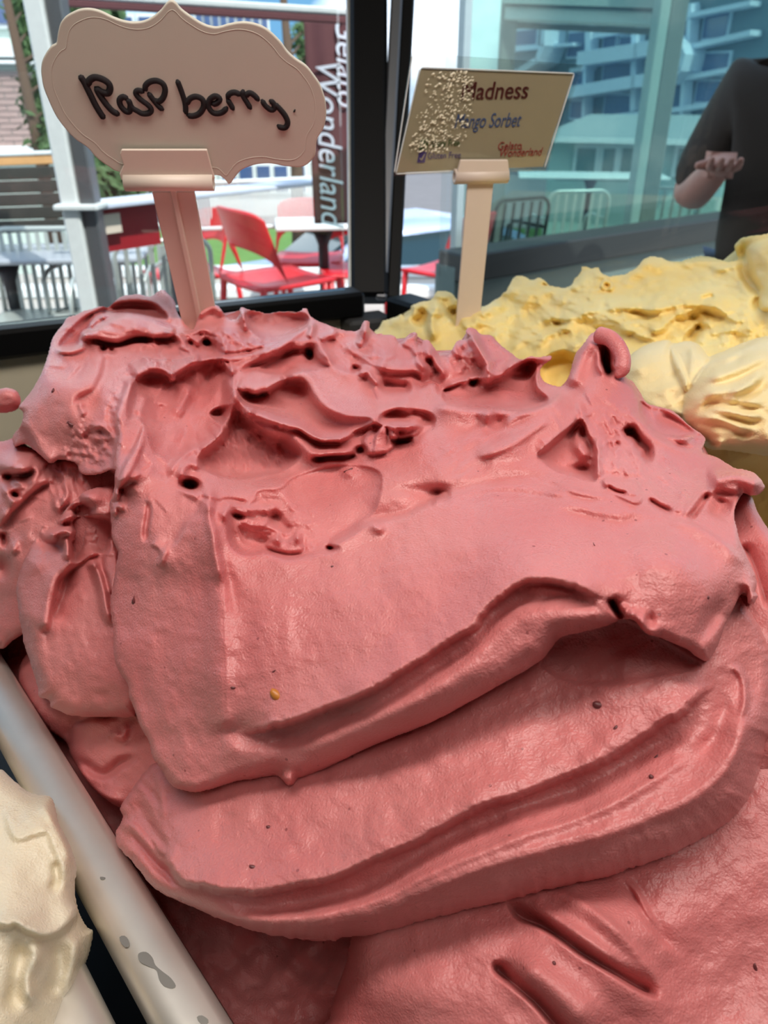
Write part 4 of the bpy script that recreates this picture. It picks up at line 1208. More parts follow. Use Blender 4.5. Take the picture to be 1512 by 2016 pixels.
S.ridge(CB((1000, 340), (1100, 300), (1160, 290)), 3.0, 6)
S.lip(CB((1280, 560), (1340, 580), (1380, 570), (1430, 640), (1512, 690)), 4, 16, 6)
S.lip(CB((1200, 380), (1300, 440), (1400, 500), (1512, 560)), 4, 14, 7)
S.ridge(CB((1250, 540), (1330, 560)), -4, 6)
S.bump(*CB((1360, 240))[0], 8, 18, 5)
S.ridge(CB((1360, 230), (1340, 320), (1300, 400)), 4, 8)
S.tex(CB((1000, 260), (1500, 300), (1500, 680), (1100, 560)), 1.0, 22, 30, 2, 20)
# back walls
S.ridge(CB((110, 200), (130, 140), (215, 90), (270, 110), (330, 190)), 3, 9)
S.ridge(CB((440, 100), (455, 180), (470, 280)), 4, 6)
S.pad(CB((480, 130), (900, 140), (900, 260), (700, 340), (540, 300)), -7, 26)
S.pad(CB((230, 270), (380, 270), (600, 370), (520, 410), (300, 430), (240, 350)), 3, 12)
S.tex(CB((0, 260), (600, 260), (640, 400), (300, 480), (0, 450)), 1.6, 13, 20, 1.6, 14)
S.bump(*CB((170, 355))[0], 8, 5, -9)
S.bump(*CB((200, 400))[0], 18, 14, -5)
S.ridge(CB((-100, 290), (60, 290), (150, 260), (260, 270)), 3, 7)
# upper left: sheets
S.pad(CA((620, 380), (700, 320), (780, 270), (900, 225), (1010, 225), (1200, 270), (1300, 330), (1260, 400), (1020, 400), (880, 440), (780, 430), (680, 410)), 6, 12)
S.lip(CA((660, 400), (760, 440), (880, 450), (1010, 420), (1150, 420)), -6, 10, 5)
S.bump(*CA((630, 378))[0], 9, 8, 6)
S.ridge(CA((660, 340), (700, 260), (750, 230), (820, 270)), 4, 6)
S.ridge(CA((400, 490), (520, 500), (620, 470), (670, 455)), 3.0, 5)
S.pad(CA((440, 460), (480, 380), (600, 260), (700, 200), (900, 130), (1100, 130), (1200, 180), (1240, 260), (1000, 220), (800, 230), (680, 300), (600, 400), (560, 460)), -5, 20)
S.ridge(CA((380, 480), (430, 600), (560, 640), (620, 480)), -1.8, 18)
S.bump(*CA((770, 480))[0], 7, 6, -7); S.bump(*CA((830, 490))[0], 6, 5, -5)
S.lip(CA((800, 500), (780, 640), (740, 740), (700, 800), (600, 850), (590, 920), (640, 990)), -3.2, 30, 8, tp=.12)
S.ridge(CA((600, 860), (600, 920), (640, 980)), 3, 8)
S.bump(*CA((670, 900))[0], 22, 26, -2.5)
S.tex(CA((600, 1000), (860, 1000), (880, 1200), (820, 1400), (600, 1400), (420, 1280)), 1.0, 9, 40, 1.5, 20)
S.tex(CA((780, 860), (900, 600), (1180, 500), (1200, 600), (960, 800), (880, 1000), (740, 1000)), .7, 7, 30, 1.6, 14)
S.ridge(CA((660, 1060), (740, 1050), (820, 1100), (860, 1200)), 1.6, 6)
S.lip(CA((0, 1090), (40, 1060), (110, 1030), (190, 1060), (260, 1150), (300, 1250), (380, 1320), (430, 1340)), 4, 22, 7)
# overhanging lip at (250..470, 720)
S.lip(CA((985, 690), (1050, 650), (1130, 615), (1200, 620), (1280, 650), (1380, 600), (1500, 550)), 7, 16, 8, tp=.08)
S.pad(CA((1000, 720), (1100, 660), (1300, 670), (1450, 600), (1700, 570), (1720, 900), (1600, 1100), (1400, 1250), (1300, 1290), (1150, 1250), (1100, 1100), (1040, 1000), (960, 1000), (950, 900)), -7, 40)
S.ridge(CA((1270, 650), (1290, 720)), 8, 6, tp=.05)
S.ridge(CA((1200, 880), (1180, 980), (1160, 1040)), -2, 9)
S.ridge(CA((1090, 800), (1060, 900), (1010, 1000)), 3, 12)
S.ridge(CA((1400, 700), (1350, 900), (1260, 1000)), 2.5, 14)
S.ridge(CA((1560, 620), (1520, 800), (1420, 960)), -2.5, 14)
S.tex(CA((1050, 700), (1650, 650), (1650, 1050), (1300, 1250), (1100, 1100)), .8, 20, 115, 3, 30)
S.ridge(CA((1230, 400), (1270, 360), (1330, 400), (1400, 500)), 4, 8)
S.ridge(CA((1330, 360), (1380, 440), (1440, 520)), 3, 6)
S.tex(CA((1000, 420), (1500, 400), (1500, 540), (1100, 600)), 1.2, 12, 20, 1.8, 12)
# --- top centre right: waves and peaks
S.lip(CC((0, 430), (80, 470), (200, 480), (290, 480), (350, 520), (360, 580)), 6, 20, 7)
S.ridge(CC((0, 570), (120, 610), (300, 620)), -7, 12)
S.pad(CC((190, 290), (290, 210), (310, 250), (300, 380), (250, 330)), 2, 8)
S.ridge(CC((360, 280), (400, 380), (460, 480), (560, 540)), 4, 10)
S.ridge(CC((380, 380), (420, 450), (480, 540)), -6, 7)
S.ridge(CC((330, 300), (310, 400), (400, 520)), 3, 7)
S.lip(CC((300, 640), (380, 570), (460, 575), (490, 640), (600, 590), (690, 540), (720, 580), (790, 500), (810, 440), (850, 470)), -9, 16, 5, jg=.4)
S.ridge(CC((500, 630), (600, 585), (700, 545), (760, 540), (810, 450)), 4, 6)
S.ridge(CC((810, 450), (840, 520), (830, 600)), 4, 9)
S.ridge(CC((930, 520), (1000, 460), (1080, 405), (1160, 390), (1240, 400), (1300, 385)), 5, 7)
S.pad(CC((500, 640), (700, 560), (900, 540), (1050, 450), (1180, 420), (1200, 600), (1280, 700), (1200, 770), (900, 770), (700, 770), (540, 740)), -8, 26)
S.ridge(CC((1190, 480), (1190, 600), (1270, 690)), 3.5, 5)
S.bump(*CC((960, 670))[0], 22, 16, 2.5)
S.ridge(CC((700, 190), (740, 280), (800, 380), (900, 500)), 5, 9)
S.tex(CC((500, 400), (640, 260), (740, 300), (800, 460), (700, 560)), 1.2, 12, 60, 1.6, 8)
S.lip(CC((-60, 640), (0, 610), (200, 640), (270, 740), (400, 760), (560, 755), (700, 780), (900, 780), (1100, 790), (1250, 760), (1340, 700), (1400, 640)), 4.0, 10, 24, tp=.08)
S.lip(CC((1400, 640), (1340, 705), (1250, 765), (1100, 795), (900, 785), (700, 785), (560, 760), (400, 765)), 5.5, 34, 5, tp=.12)
S.lip(CB((1500, 690), (1420, 640), (1370, 575), (1290, 600), (1130, 545), (1050, 430), (980, 360)), 3.5, 20, 5, tp=.2)
S.lip(CC((1080, 405), (1000, 460), (930, 520), (840, 500), (790, 380), (740, 290), (690, 195)), 4, 12, 7, tp=.1)
S.ridge(CC((0, 840), (60, 790), (160, 760), (300, 800)), 3.5, 9)
S.pad(CC((20, 850), (60, 800), (200, 770), (400, 800), (440, 880), (340, 900), (200, 890), (60, 890)), -5, 14)
S.lip(CC((290, 1000), (380, 930), (440, 880)), -2, 9, 5)
S.bump(*CC((840, 830))[0], 13, 17, 4, 0); S.bump(*CC((900, 870))[0], 18, 14, -3)
S.lip(CC((560, 1050), (640, 960), (740, 880), (800, 830)), -2.0, 20, 10)
S.ridge(CC((720, 1130), (860, 1090), (1000, 1040), (1150, 950), (1300, 860), (1400, 760), (1440, 650)), 4.0, 26, tp=.2)
S.lip(CC((720, 1130), (880, 1100), (1020, 1040), (1180, 930), (1300, 860)), 2.0, 26, 6)
S.ridge(CC((900, 960), (1040, 840), (1200, 780), (1330, 720)), 1.5, 6)
S.tex(CC((500, 1000), (900, 900), (1300, 800), (1350, 900), (1100, 1050), (600, 1350)), .6, 18, -32, 5, 20)
# --- dark pocket under the big peak
S.pad(CD((70, 480 + 330), (30, 840), (-60, 910), (-200, 1040), (-160, 1090), (-60, 1160), (60, 1190), (220, 1240), (240, 1100), (230, 980), (180, 900), (130, 780)), -8, 16)
S.lip(CD((-210, 1045), (-150, 990), (-60, 910), (30, 830), (100, 700)), 3.5, 16, 6)
S.bump(*CD((110, 980))[0], 14, 16, 7); S.bump(*CD((150, 1040))[0], 10, 10, 5)
S.bump(*CD((130, 1150))[0], 24, 10, -6)
S.ridge(CD((240, 900), (240, 1000), (245, 1150), (250, 1250)), 5, 8)
S.pad(CD((330, 930), (460, 900), (540, 980), (600, 1060), (580, 1130), (540, 1200), (400, 1180), (260, 1160), (250, 980)), 2.0, 20)
S.ridge(CD((470, 810), (500, 870), (560, 950), (610, 1000), (610, 1060), (590, 1110)), -8, 9, tp=.1)
S.ridge(CD((440, 840), (470, 880), (440, 900)), -5, 8)
S.ridge(CD((330, 930), (350, 990), (420, 940)), -3, 6)
S.tex(CD((130, 700), (450, 720), (640, 1060), (560, 1220), (200, 1200), (120, 950)), 1.1, 13, 60, 1.8, 14)
S.ridge(CD((100, 650), (130, 760), (100, 860), (60, 940)), 3, 7)
S.ridge(CD((380, 700), (560, 820), (760, 930), (900, 990), (1040, 1040)), 2.5, 16)
# peak body
S.ridge(CD((230, 150), (130, 280), (90, 400), (50, 560)), 4.5, 18, tp=.1)
S.ridge(CD((250, 150), (330, 200), (400, 270), (430, 360)), 3, 11, tp=.05)
S.bump(*CD((305, 330))[0], 8, 26, -14, -8, 3)
S.bump(*CD((330, 420))[0], 8, 8, -8, -8, 3)
S.ridge(CD((260, 250), (255, 380), (330, 470)), 2, 6)
S.lip(CD((450, 460), (520, 520), (570, 620), (620, 680), (760, 710)), -4, 14, 6)
S.pad(CD((560, 640), (640, 690), (760, 720), (860, 780), (960, 860), (1030, 910), (900, 900), (860, 920), (740, 900), (620, 830), (560, 740)), -4, 14)
S.ridge(CD((820, 910), (900, 920), (960, 890), (1040, 900)), 3, 6)
S.ridge(CD((620, 850), (720, 905), (840, 960), (1000, 1010)), -3, 6)
# big spike at the right
S.ridge(CD((1050, 1230), (1250, 1200), (1380, 1240), (1480, 1290)), 8, 17, tp=.05)
S.lip(CD((860, 1500), (1000, 1400), (1120, 1290), (1250, 1290), (1340, 1320)), 5, 16, 8)
S.ridge(CD((920, 1530), (1030, 1380), (1100, 1300)), -7, 6)
S.ridge(CD((1280, 1340), (1290, 1440), (1330, 1560), (1370, 1640)), 3, 12)
S.ridge(CD((1180, 1350), (1150, 1450), (1120, 1520)), -4, 16)
S.lip(CD((840, 1480), (860, 1400), (890, 1320)), 2.5, 18, 5)
S.ridge(CD((610, 1360), (700, 1420), (810, 1470)), -4.5, 5)
S.tex(CD((500, 1150), (860, 1100), (880, 1400), (640, 1400)), .7, 16, 40, 2, 14)
S.tex(CL((450, 40), (860, 0), (880, 600), (640, 880), (520, 500)), .16, 24, 75, 5, 20)
S.tex([(450, 1100), (900, 1010), (1400, 1050), (1400, 1250), (1000, 1120), (700, 1380), (460, 1420)], .13, 22, -15, 7, 40)
S.lip(CG((1350, 1020), (1260, 915), (1150, 815), (1020, 735), (900, 685), (740, 645)), 3.0, 30, 5, tp=.2)
S.hs = 1.8
S.scatter([(110, 640), (320, 590), (640, 630), (900, 680), (1050, 740), (1000, 800), (700, 740), (500, 720), (260, 720), (120, 760)], 60, 12, 46, 1.5, 9, 3)
S.scatter([(1120, 760), (1240, 760), (1360, 880), (1440, 960), (1400, 1010), (1200, 960), (1060, 900)], 34, 40, 40, 1.2, 8, 5)
S.scatter([(250, 740), (480, 740), (560, 880), (700, 900), (420, 960), (250, 1000)], 26, 70, 44, 1.1, 9, 6)
S.scatter([(470, 1000), (600, 960), (680, 1060), (560, 1080)], 14, 10, 30, 1.2, 7, 7)
main = fold(S)
MAIN = S

# hanging curl of the tall peak
cm = MB()
cpts = [(1180, 660, .266), (1200, 666, .2625), (1216, 682, .2595), (1226, 705, .2575), (1224, 728, .2560), (1214, 742, .2555)]
P3 = spline([(p[0], p[1]) for p in cpts], step=4)
tt = np.linspace(0, 1, len(P3)); dd = np.interp(tt, np.linspace(0, 1, 6), [p[2] for p in cpts])
cm.tube([at(p[0], p[1], d) for p, d in zip(P3, dd)], [float(np.interp(t, [0, .3, .85, 1], [.0030, .0027, .0026, .0008])) for t in tt], 14)
o = cm.build('curl', RASP, rasp, True); o.matrix_parent_inverse = inv

# seeds
SEEDM = mat('seed', (190, 120, 50), .35, var=.2, ns=900)
SEEDD = mat('dark_seed', (104, 50, 52), .4, var=.3, ns=900)


def W2_(Wd, d): return Wd / 2 * d / F * .55


def seed(body, px, py, L, Wd, ang, m, name='seed'):
    d = body.depth(px, py)
    d += W2_(Wd, d)
    mb = MB()
    pts = []
    for k in range(9):
        u = k / 8 * 2 - 1
        q = at(px + u * L / 2 * math.cos(ang) - (1 - u * u) * L * .15 * math.sin(ang), py + u * L / 2 * math.sin(ang) + (1 - u * u) * L * .15 * math.cos(ang), d)
        pts.append(q)
    rr = [max(.00006, Wd / 2 * d / F * math.sqrt(max(0, 1 - (k / 8 * 2 - 1) ** 2))) for k in range(9)]
    mb.tube(pts, rr, 10)
    s_ = mb.build(name, m, rasp, True); s_.matrix_parent_inverse = inv
    return s_


seed(MAIN, 548, 1366, 34, 20, .7, SEEDM)['label'] = 'amber raspberry seed'
for b_, px, py, L, W2, an in ((LOWER, 1180, 1385, 26, 17, .2), (LOWER, 1210, 1433, 14, 8, -.9), (LOWER, 1285, 1530, 15, 10, .9), (LOWER, 1291, 1489, 11, 5, -.8), (MAIN, 685, 925, 20, 7, -.4),
                              (MAIN, 459, 1352, 12, 7, .1), (LOWER, 499, 1705, 17, 9, .2), (MAIN, 265, 1180, 8, 19, 0), (MAIN, 1176, 1075, 22, 2.2, .7), (MAIN, 541, 1319, 14, 5, -.6), (MAIN, 655, 1115, 8, 6, 0),
                              (LOWER, 530, 1627, 12, 7, .2), (FRONT, 1093, 1898, 13, 9, 1.3), (FRONT, 1490, 1905, 20, 7, 1.2), (MAIN, 106, 769, 7, 13, 0), (MAIN, 140, 833, 16, 7, .6), (MAIN, 1164, 1281, 8, 4, .8), (MAIN, 1393, 1175, 8, 9, .4)):
    seed(b_, px, py, L, W2, an, SEEDD)
# ------------------------------------------------------------------ mango gelato
MANG = gelato_mat('mango_gelato', (243, 212, 128), (249, 229, 160), None, .25, (1.0, .7, .3), .5, 18)
MANGP = gelato_mat('pale_mango_gelato', (240, 220, 166), (246, 230, 186), None, .25, (1.0, .8, .5), .5, 18)
mango = empty('mango_gelato', at(1300, 850, .42))
tag(mango, 'yellow mango gelato mound with ragged crest behind the raspberry', 'gelato')
mt = [(700, 700), (745, 640), (760, 628), (790, 618)] + CY((-830, 600), (-790, 560)) + [(808, 602), (830, 592), (846, 590), (862, 573), (885, 577), (900, 590), (925, 600), (950, 605), (975, 590), (1000, 570), (1012, 548), (1030, 545), (1045, 552), (1062, 545), (1080, 560)] \
    + CY((60, 390), (140, 405), (230, 405), (270, 350), (310, 300), (310, 280), (340, 275), (370, 290), (420, 290), (450, 330), (530, 340), (620, 315), (690, 260), (760, 215), (810, 218), (880, 240), (960, 235), (1040, 210), (1120, 203), (1180, 215), (1240, 245), (1310, 235), (1310, 200), (1300, 150), (1330, 100), (1400, 75), (1500, 65), (1660, 70)) + [(1620, 600), (1620, 1150), (1400, 1150), (1200, 1000), (900, 900), (700, 800)]
S = Scoop(mt, [(760, 640, .52), (860, 590, .515), (950, 620, .505), (1050, 560, .515), (1150, 540, .50), (1300, 520, .475), (1420, 520, .455), (1500, 480, .42), (1000, 700, .455), (1150, 640, .44), (1300, 650, .40), (1420, 640, .385), (1512, 640, .36), (1290, 700, .375), (1300, 800, .355), (1400, 780, .335), (1500, 760, .325), (1400, 900, .335), (1500, 900, .325), (1460, 980, .35), (1512, 1080, .35), (800, 760, .48), (1100, 900, .42)],
          R=14, T=8, back=60, step=2.0, seed=21, jagg=1.0)
S.noise_amp = 2.6; S.hs = 0.7
S.lip(CY((0, 620), (120, 610), (260, 600), (360, 560), (460, 550), (560, 535), (700, 545), (760, 560), (860, 540), (960, 510), (1060, 520), (1180, 540), (1240, 580), (1300, 620), (1400, 600), (1460, 560)), 9, 22, 8, jg=.8)
S.lip(CY((-60, 780), (40, 760), (100, 700), (220, 640), (330, 600), (420, 600), (600, 680), (760, 730), (860, 740)), 7, 24, 10, jg=.8)
S.lip(CY((720, 660), (800, 680), (900, 600), (980, 560), (1080, 545), (1180, 560), (1260, 620)), 9, 16, 8)
S.ridge(CY((960, 740), (1000, 740), (1060, 680), (1110, 640)), -12, 9)
S.ridge(CY((920, 700), (1000, 620), (1100, 570), (1200, 560)), -5, 12)
S.bump(*CY((70, 680))[0], 22, 10, -9); S.bump(*CY((170, 645))[0], 14, 6, -7)
S.pad(CY((740, 390), (830, 360), (920, 400), (1000, 460), (940, 520), (780, 540), (690, 520), (680, 450)), -3, 60)
S.ridge(CY((1070, 490), (1170, 465)), -5, 5)
S.pad(CY((1380, 160), (1500, 100), (1660, 100), (1660, 500), (1470, 560), (1450, 430), (1410, 350), (1390, 270)), 10, 14)
S.lip(CY((1310, 250), (1350, 300), (1400, 400), (1470, 450), (1440, 520), (1440, 580)), -10, 20, 8)
S.bump(*CY((1350, 200))[0], 14, 22, -10, 20)
S.ridge(CY((1130, 300), (1240, 290), (1370, 260)), 4, 8)
S.pad(CY((430, 400), (460, 360), (520, 390), (510, 430), (450, 430)), 5, 8); S.bump(*CY((470, 400))[0], 7, 6, -7)
S.pad(CY((240, 430), (300, 330), (380, 290), (470, 330), (500, 380), (420, 440)), 5, 20)
S.ridge(CY((560, 340), (640, 330), (700, 280), (800, 240)), 2, 14)
S.tex(CY((-960, 400), (400, 250), (1300, 250), (1500, 700), (900, 760), (-300, 700)), 3.2, 34, 10, 2, 20)
S.tex(CY((-960, 420), (300, 330), (600, 500), (1400, 560), (1512, 900), (900, 760), (-300, 760)), 1.8, 15, 10, 1.5, 12)
S.ridge([(1000, 590), (950, 620), (900, 670)], 6, 14); S.ridge([(1080, 600), (1010, 640), (990, 700)], -5, 14)
S.ridge([(870, 590), (850, 630), (860, 680)], 6, 10); S.ridge([(840, 610), (815, 640)], -6, 10); S.ridge([(890, 600), (900, 650)], -5, 8)
S.pad([(1060, 720), (1110, 690), (1150, 720), (1120, 770), (1080, 780)], -10, 20)
S.scatter([(780, 640), (900, 600), (1100, 580), (1300, 540), (1440, 540), (1500, 640), (1300, 680), (1050, 700), (850, 690)], 46, -8, 80, 2.4, 15, 9)
o = S.build('fold', MANG, mango); o.matrix_parent_inverse = mango.matrix_basis.inverted()
S2 = S

# lower pale lobes
S = Scoop(CY((560, 900), (620, 850), (700, 790), (800, 755), (870, 748), (905, 770), (1000, 752), (1080, 790), (1130, 850), (1200, 830), (1300, 790), (1400, 750), (1500, 725), (1660, 720), (1700, 1500), (1500, 1500), (1250, 1460), (1120, 1450), (1000, 1330), (800, 1240), (560, 1150)),
          [(1230, 720, .372), (1300, 680, .378), (1350, 690, .372), (1300, 800, .340), (1400, 760, .325), (1500, 670, .345), (1500, 800, .305), (1400, 860, .312), (1500, 880, .308), (1340, 810, .33)],
          R=16, T=8, back=50, step=2.0, seed=23, jagg=.4)
S.noise_amp = 1.6; S.hs = .45
# lower pale lobes
S.pad(CY((610, 860), (700, 800), (860, 745), (900, 800), (960, 900), (1000, 1040), (960, 1180), (960, 1240), (700, 1180), (560, 980)), 9, 46)
S.ridge(CY((630, 1000), (700, 900), (820, 840), (900, 900)), 3, 22)
S.ridge(CY((880, 1060), (920, 1150), (950, 1220)), -2, 16)
S.pad(CY((890, 790), (1000, 760), (1080, 800), (1130, 870), (1080, 960), (1010, 1060), (980, 1080), (930, 980), (890, 880)), 10, 26)
S.lip(CY((1030, 780), (1020, 900), (1010, 1060)), 3, 16, 8)
S.pad(CY((960, 1200), (1000, 1060), (1120, 900), (1300, 820), (1500, 730), (1660, 760), (1660, 1400), (1400, 1440), (1120, 1400), (1000, 1300)), 18, 50)
for pts in (CY((1060, 960), (1140, 880), (1260, 850), (1360, 800)), CY((1080, 1010), (1200, 980), (1400, 900), (1512, 860)), CY((1040, 1100), (1180, 1080), (1350, 1050), (1512, 900)),
            CY((1000, 1200), (1120, 1120), (1280, 1130), (1512, 1170)), CY((1100, 1190), (1250, 1210), (1380, 1240), (1512, 1210)), CY((1040, 1260), (1180, 1250), (1300, 1300), (1420, 1330)), CY((1240, 1130), (1400, 1040), (1512, 960))):
    S.ridge(pts, 3.4, 10); S.ridge([(p[0] + 8, p[1] + 14) for p in pts], -2.6, 8)
S.bump(*CY((1200, 1430))[0], 12, 10, 6)
S.lip(CY((1080, 1400), (1200, 1440), (1400, 1440), (1600, 1400)), 10, 20, 8)
S.tex(CY((620, 800), (1600, 760), (1600, 1400), (1000, 1350)), .9, 22, -15, 4, 12)
o = S.build('fold', MANGP, mango); o.matrix_parent_inverse = mango.matrix_basis.inverted()

# ------------------------------------------------------------------ cream gelato bottom left
CREAM = gelato_mat('cream_gelato', (228, 216, 190), (236, 227, 206), None, .3, (1.0, .85, .65), .32, 20)
cg = empty('cream_gelato', at(40, 1800, .19))
tag(cg, 'smooth off-white gelato mound at the bottom left corner', 'gelato')
S = Scoop([(-100, 1420), (-20, 1505), (5, 1515), (30, 1538), (60, 1560), (95, 1566), (105, 1575), (112, 1600), (117, 1622), (128, 1642), (142, 1672), (152, 1708), (148, 1740), (150, 1770), (158, 1800), (172, 1825), (184, 1832), (180, 1862), (172, 1890), (158, 1920), (145, 1948), (134, 1985), (128, 2020), (120, 2100), (-100, 2110)],
          [(0, 1530, .218), (100, 1600, .206), (145, 1720, .198), (170, 1850, .196), (130, 2016, .188), (0, 1700, .190), (50, 1850, .180), (0, 2016, .170), (-80, 1600, .20), (-80, 2000, .17)],
          R=36, T=10, back=40, step=2.5, seed=22)
S.lip(CL((20, 960), (60, 1090), (130, 1080), (190, 1070), (215, 1120), (240, 1200), (230, 1290)), 2.5, 30, 8)
S.lip(CL((-40, 1420), (30, 1440), (60, 1430), (110, 1460), (180, 1480), (240, 1460), (290, 1400), (300, 1340)), 8, 30, 7, tp=.1)
S.ridge(CL((110, 1480), (140, 1560), (100, 1650), (130, 1780)), 3.5, 16)
S.ridge(CL((60, 1490), (80, 1600), (40, 1800)), -3.5, 18)
S.ridge(CL((220, 1490), (230, 1600), (200, 1750)), -3, 18)
S.ridge(CL((300, 1460), (290, 1600), (260, 1750)), 2.5, 14)
S.ridge(CL((150, 940), (190, 1000), (250, 1110), (290, 1220)), 2.5, 10)
S.ridge(CL((215, 1180), (225, 1260), (195, 1330)), -2.5, 9)
S.noise_amp = .8
o = S.build('fold', CREAM, cg); o.matrix_parent_inverse = cg.matrix_basis.inverted()
# ------------------------------------------------------------------ outdoors
STREET = -1.15


def slab(name, pts, z0, z1, m):
    mb = MB(); n = len(pts)
    mb.add([(p[0], p[1], z0) for p in pts] + [(p[0], p[1], z1) for p in pts], [tuple(range(n)), tuple(range(2 * n - 1, n - 1, -1))] + [(i, (i + 1) % n, (i + 1) % n + n, i + n) for i in range(n)])
    return tag(mb.build(name, m), kind='structure')


slab('patio_floor', [(-9, 1.35), (12, 1.35), (12, 7.4), (-9, 7.4)], -.1, 0, CONC)
slab('street', [(-60, 7.4), (60, 7.4), (60, 13.2), (-60, 13.2)], STREET - .1, STREET, ASPH)
slab('far_ground', [(-60, 18), (60, 18), (60, 60), (-60, 60)], STREET - .1, STREET, ASPH)
o = slab('lawn', [(-60, 13.2), (60, 13.2), (60, 18), (-60, 18)], STREET - .1, STREET + .02, GRASS)
for y, x0, x1 in ((6.45, -3.2, 4.2), (7.25, -3.2, 4.2)):
    o = MB().box(((x0 + x1) / 2, y, .05), (x1 - x0, .14, .10), bev=.02).build('kerb', WHITEMET)
    tag(o, 'white kerb strip across the patio, %s' % ('nearer of the two' if y < 7 else 'farther of the two'), 'kerb', 'white kerb strips')


def P(u, v, t): return at(u, v, t)


def bar_between(mb, a, b, r, n=8): mb.tube([a, b], r, n); return mb


# white aluminium slatted chair: local origin at floor centre, faces +y (back at -y)
def slat_chair(label, loc, rz, m=None, group='pale slatted metal chairs on the patio', nsl=9, wide=.46):
    m = m or SLATM
    t = E_('slat_chair', loc, label, 'chair', group); t.rotation_euler[2] = rz
    h = wide / 2
    fr = MB(); pts = []
    for a in np.linspace(0, math.pi, 15):
        r = .075
        cx = -(h - r) if a < math.pi / 2 else (h - r)
        pts.append((cx - r * math.cos(a), -.20 - .045, .86 - r + r * math.sin(a)))
    full = [(-h, -.20, .44)] + pts + [(h, -.20, .44)]
    fr.tube(full, .013, 8)
    fr.build('back_frame', m, t, True)
    for k in range(nsl):
        x = -h + wide * (k + 1) / (nsl + 1)
        MB().box((x, -.225, .64), (.021, .008, .40), rot=Euler((math.radians(6), 0, 0))).build('slat', m, t)
    for k in range(7):
        MB().box((0, -.18 + k * .06, .445), (wide - .02, .042, .012)).build('seat_slat', m, t)
    MB().tube([(-h, -.2, .44), (h, -.2, .44), (h, .22, .44), (-h, .22, .44), (-h, -.2, .44)], .012, 8).build('seat_frame', m, t, True)
    for sx in (-1, 1):
        MB().tube([(sx * h, -.20, .44), (sx * (h + .02), -.25, 0)], .012, 8).build('leg', m, t, True)
        MB().tube([(sx * h, .22, .44), (sx * (h + .02), .24, 0)], .012, 8).build('leg', m, t, True)
        MB().tube([(sx * h, -.225, .66), (sx * (h + .01), .12, .66), (sx * (h + .01), .20, .62), (sx * h, .22, .44)], .011, 8).build('arm_rest', m, t, True)
    return t


def on_floor(u, v, z):
    p = atz(u, v, z); return Vector((p.x, p.y, 0))


slat_chair('pale slatted metal chair at the far left of the patio table', on_floor(75, 447, .87) + Vector((0, -.22, 0)), math.radians(186))
slat_chair('pale slatted metal chair behind the patio table, right of the leftmost', on_floor(208, 438, .87) + Vector((0, -.10, 0)), math.radians(176), wide=.52, nsl=12)
slat_chair('shaded slatted metal chair with its back right beside the name tag stick', on_floor(304, 436, .87) + Vector((.08, -.34, 0)), math.radians(24), nsl=7)


def table(label, c, sx, sy, rz, m=None):
    t = E_('patio_table', c, label, 'table'); t.rotation_euler[2] = rz
    mb = MB(); mb.box((0, 0, .735), (sx, sy, .028), bev=.008); mb.build('table_top', m or TOPM, t)
    MB().box((0, 0, .71), (sx * .5, sy * .5, .02)).build('bracket', DARKM, t)
    MB().tube([(0, 0, .02), (0, 0, .60), (0, 0, .70)], [.035, .035, .075], 12).build('pedestal', DARKM, t, True)
    for k in range(4):
        a = k * math.pi / 2 + .4
        MB().box((.17 * math.cos(a), .17 * math.sin(a), .02), (.36, .05, .03), rot=Euler((0, 0, a)), bev=.008).build('foot', DARKM, t)
    return t


table('grey topped patio table with a black pedestal among pale slatted chairs', on_floor(60, 494, .735) + Vector((-.1, -.1, 0)), 1.5, .50, math.radians(6))

# red moulded chair: shell back with an opening above the seat
def red_chair(label, loc, rz, group='red plastic chairs outside the window'):
    t = E_('red_chair', loc, label, 'chair', group); t.rotation_euler[2] = rz
    n, m = 20, 14; V = []; Fs = []
    for j in range(m):
        zt = j / (m - 1)
        for i in range(n):
            a = (i / (n - 1) * 2 - 1)
            half = .245 * (1 - .10 * zt)
            x = half * math.sin(a * 1.45) / math.sin(1.45)
            y = -.20 - .05 * zt + .16 * (1 - math.cos(a * 1.45)) * (1 - .35 * zt)
            top_ = .82 - .05 * abs(a) ** 3
            bot = .46 + .17 * math.sqrt(max(0, 1 - (a / .92) ** 2)) if abs(a) < .92 else .46
            z = bot + (top_ - bot) * zt
            V.append((x, y, z))
    for j in range(m - 1):
        for i in range(n - 1):
            q = j * n + i; Fs.append((q, q + 1, q + 1 + n, q + n))
    o = MB().add(V, Fs).build('backrest', REDP, t, True)
    s_ = o.modifiers.new('s', 'SOLIDIFY'); s_.thickness = .014; s_.offset = 0
    mb = MB(); mb.add([(x * .235 * (1 + .05 * math.cos(y * 2)), y * .23 + .02, .455 - .012 * (1 - x * x)) for y in np.linspace(-1, 1, 8) for x in np.linspace(-1, 1, 8)], [(j * 8 + i, j * 8 + i + 1, j * 8 + i + 9, j * 8 + i + 8) for j in range(7) for i in range(7)])
    o = mb.build('seat', REDP, t, True); s_ = o.modifiers.new('s', 'SOLIDIFY'); s_.thickness = .022
    for sx in (-1, 1):
        for y, yo in ((-.19, -.24), (.22, .25)):
            MB().tube([(sx * .215, y, .45), (sx * .235, yo, 0)], [.02, .014], 8).build('leg', REDP, t, True)
    return t


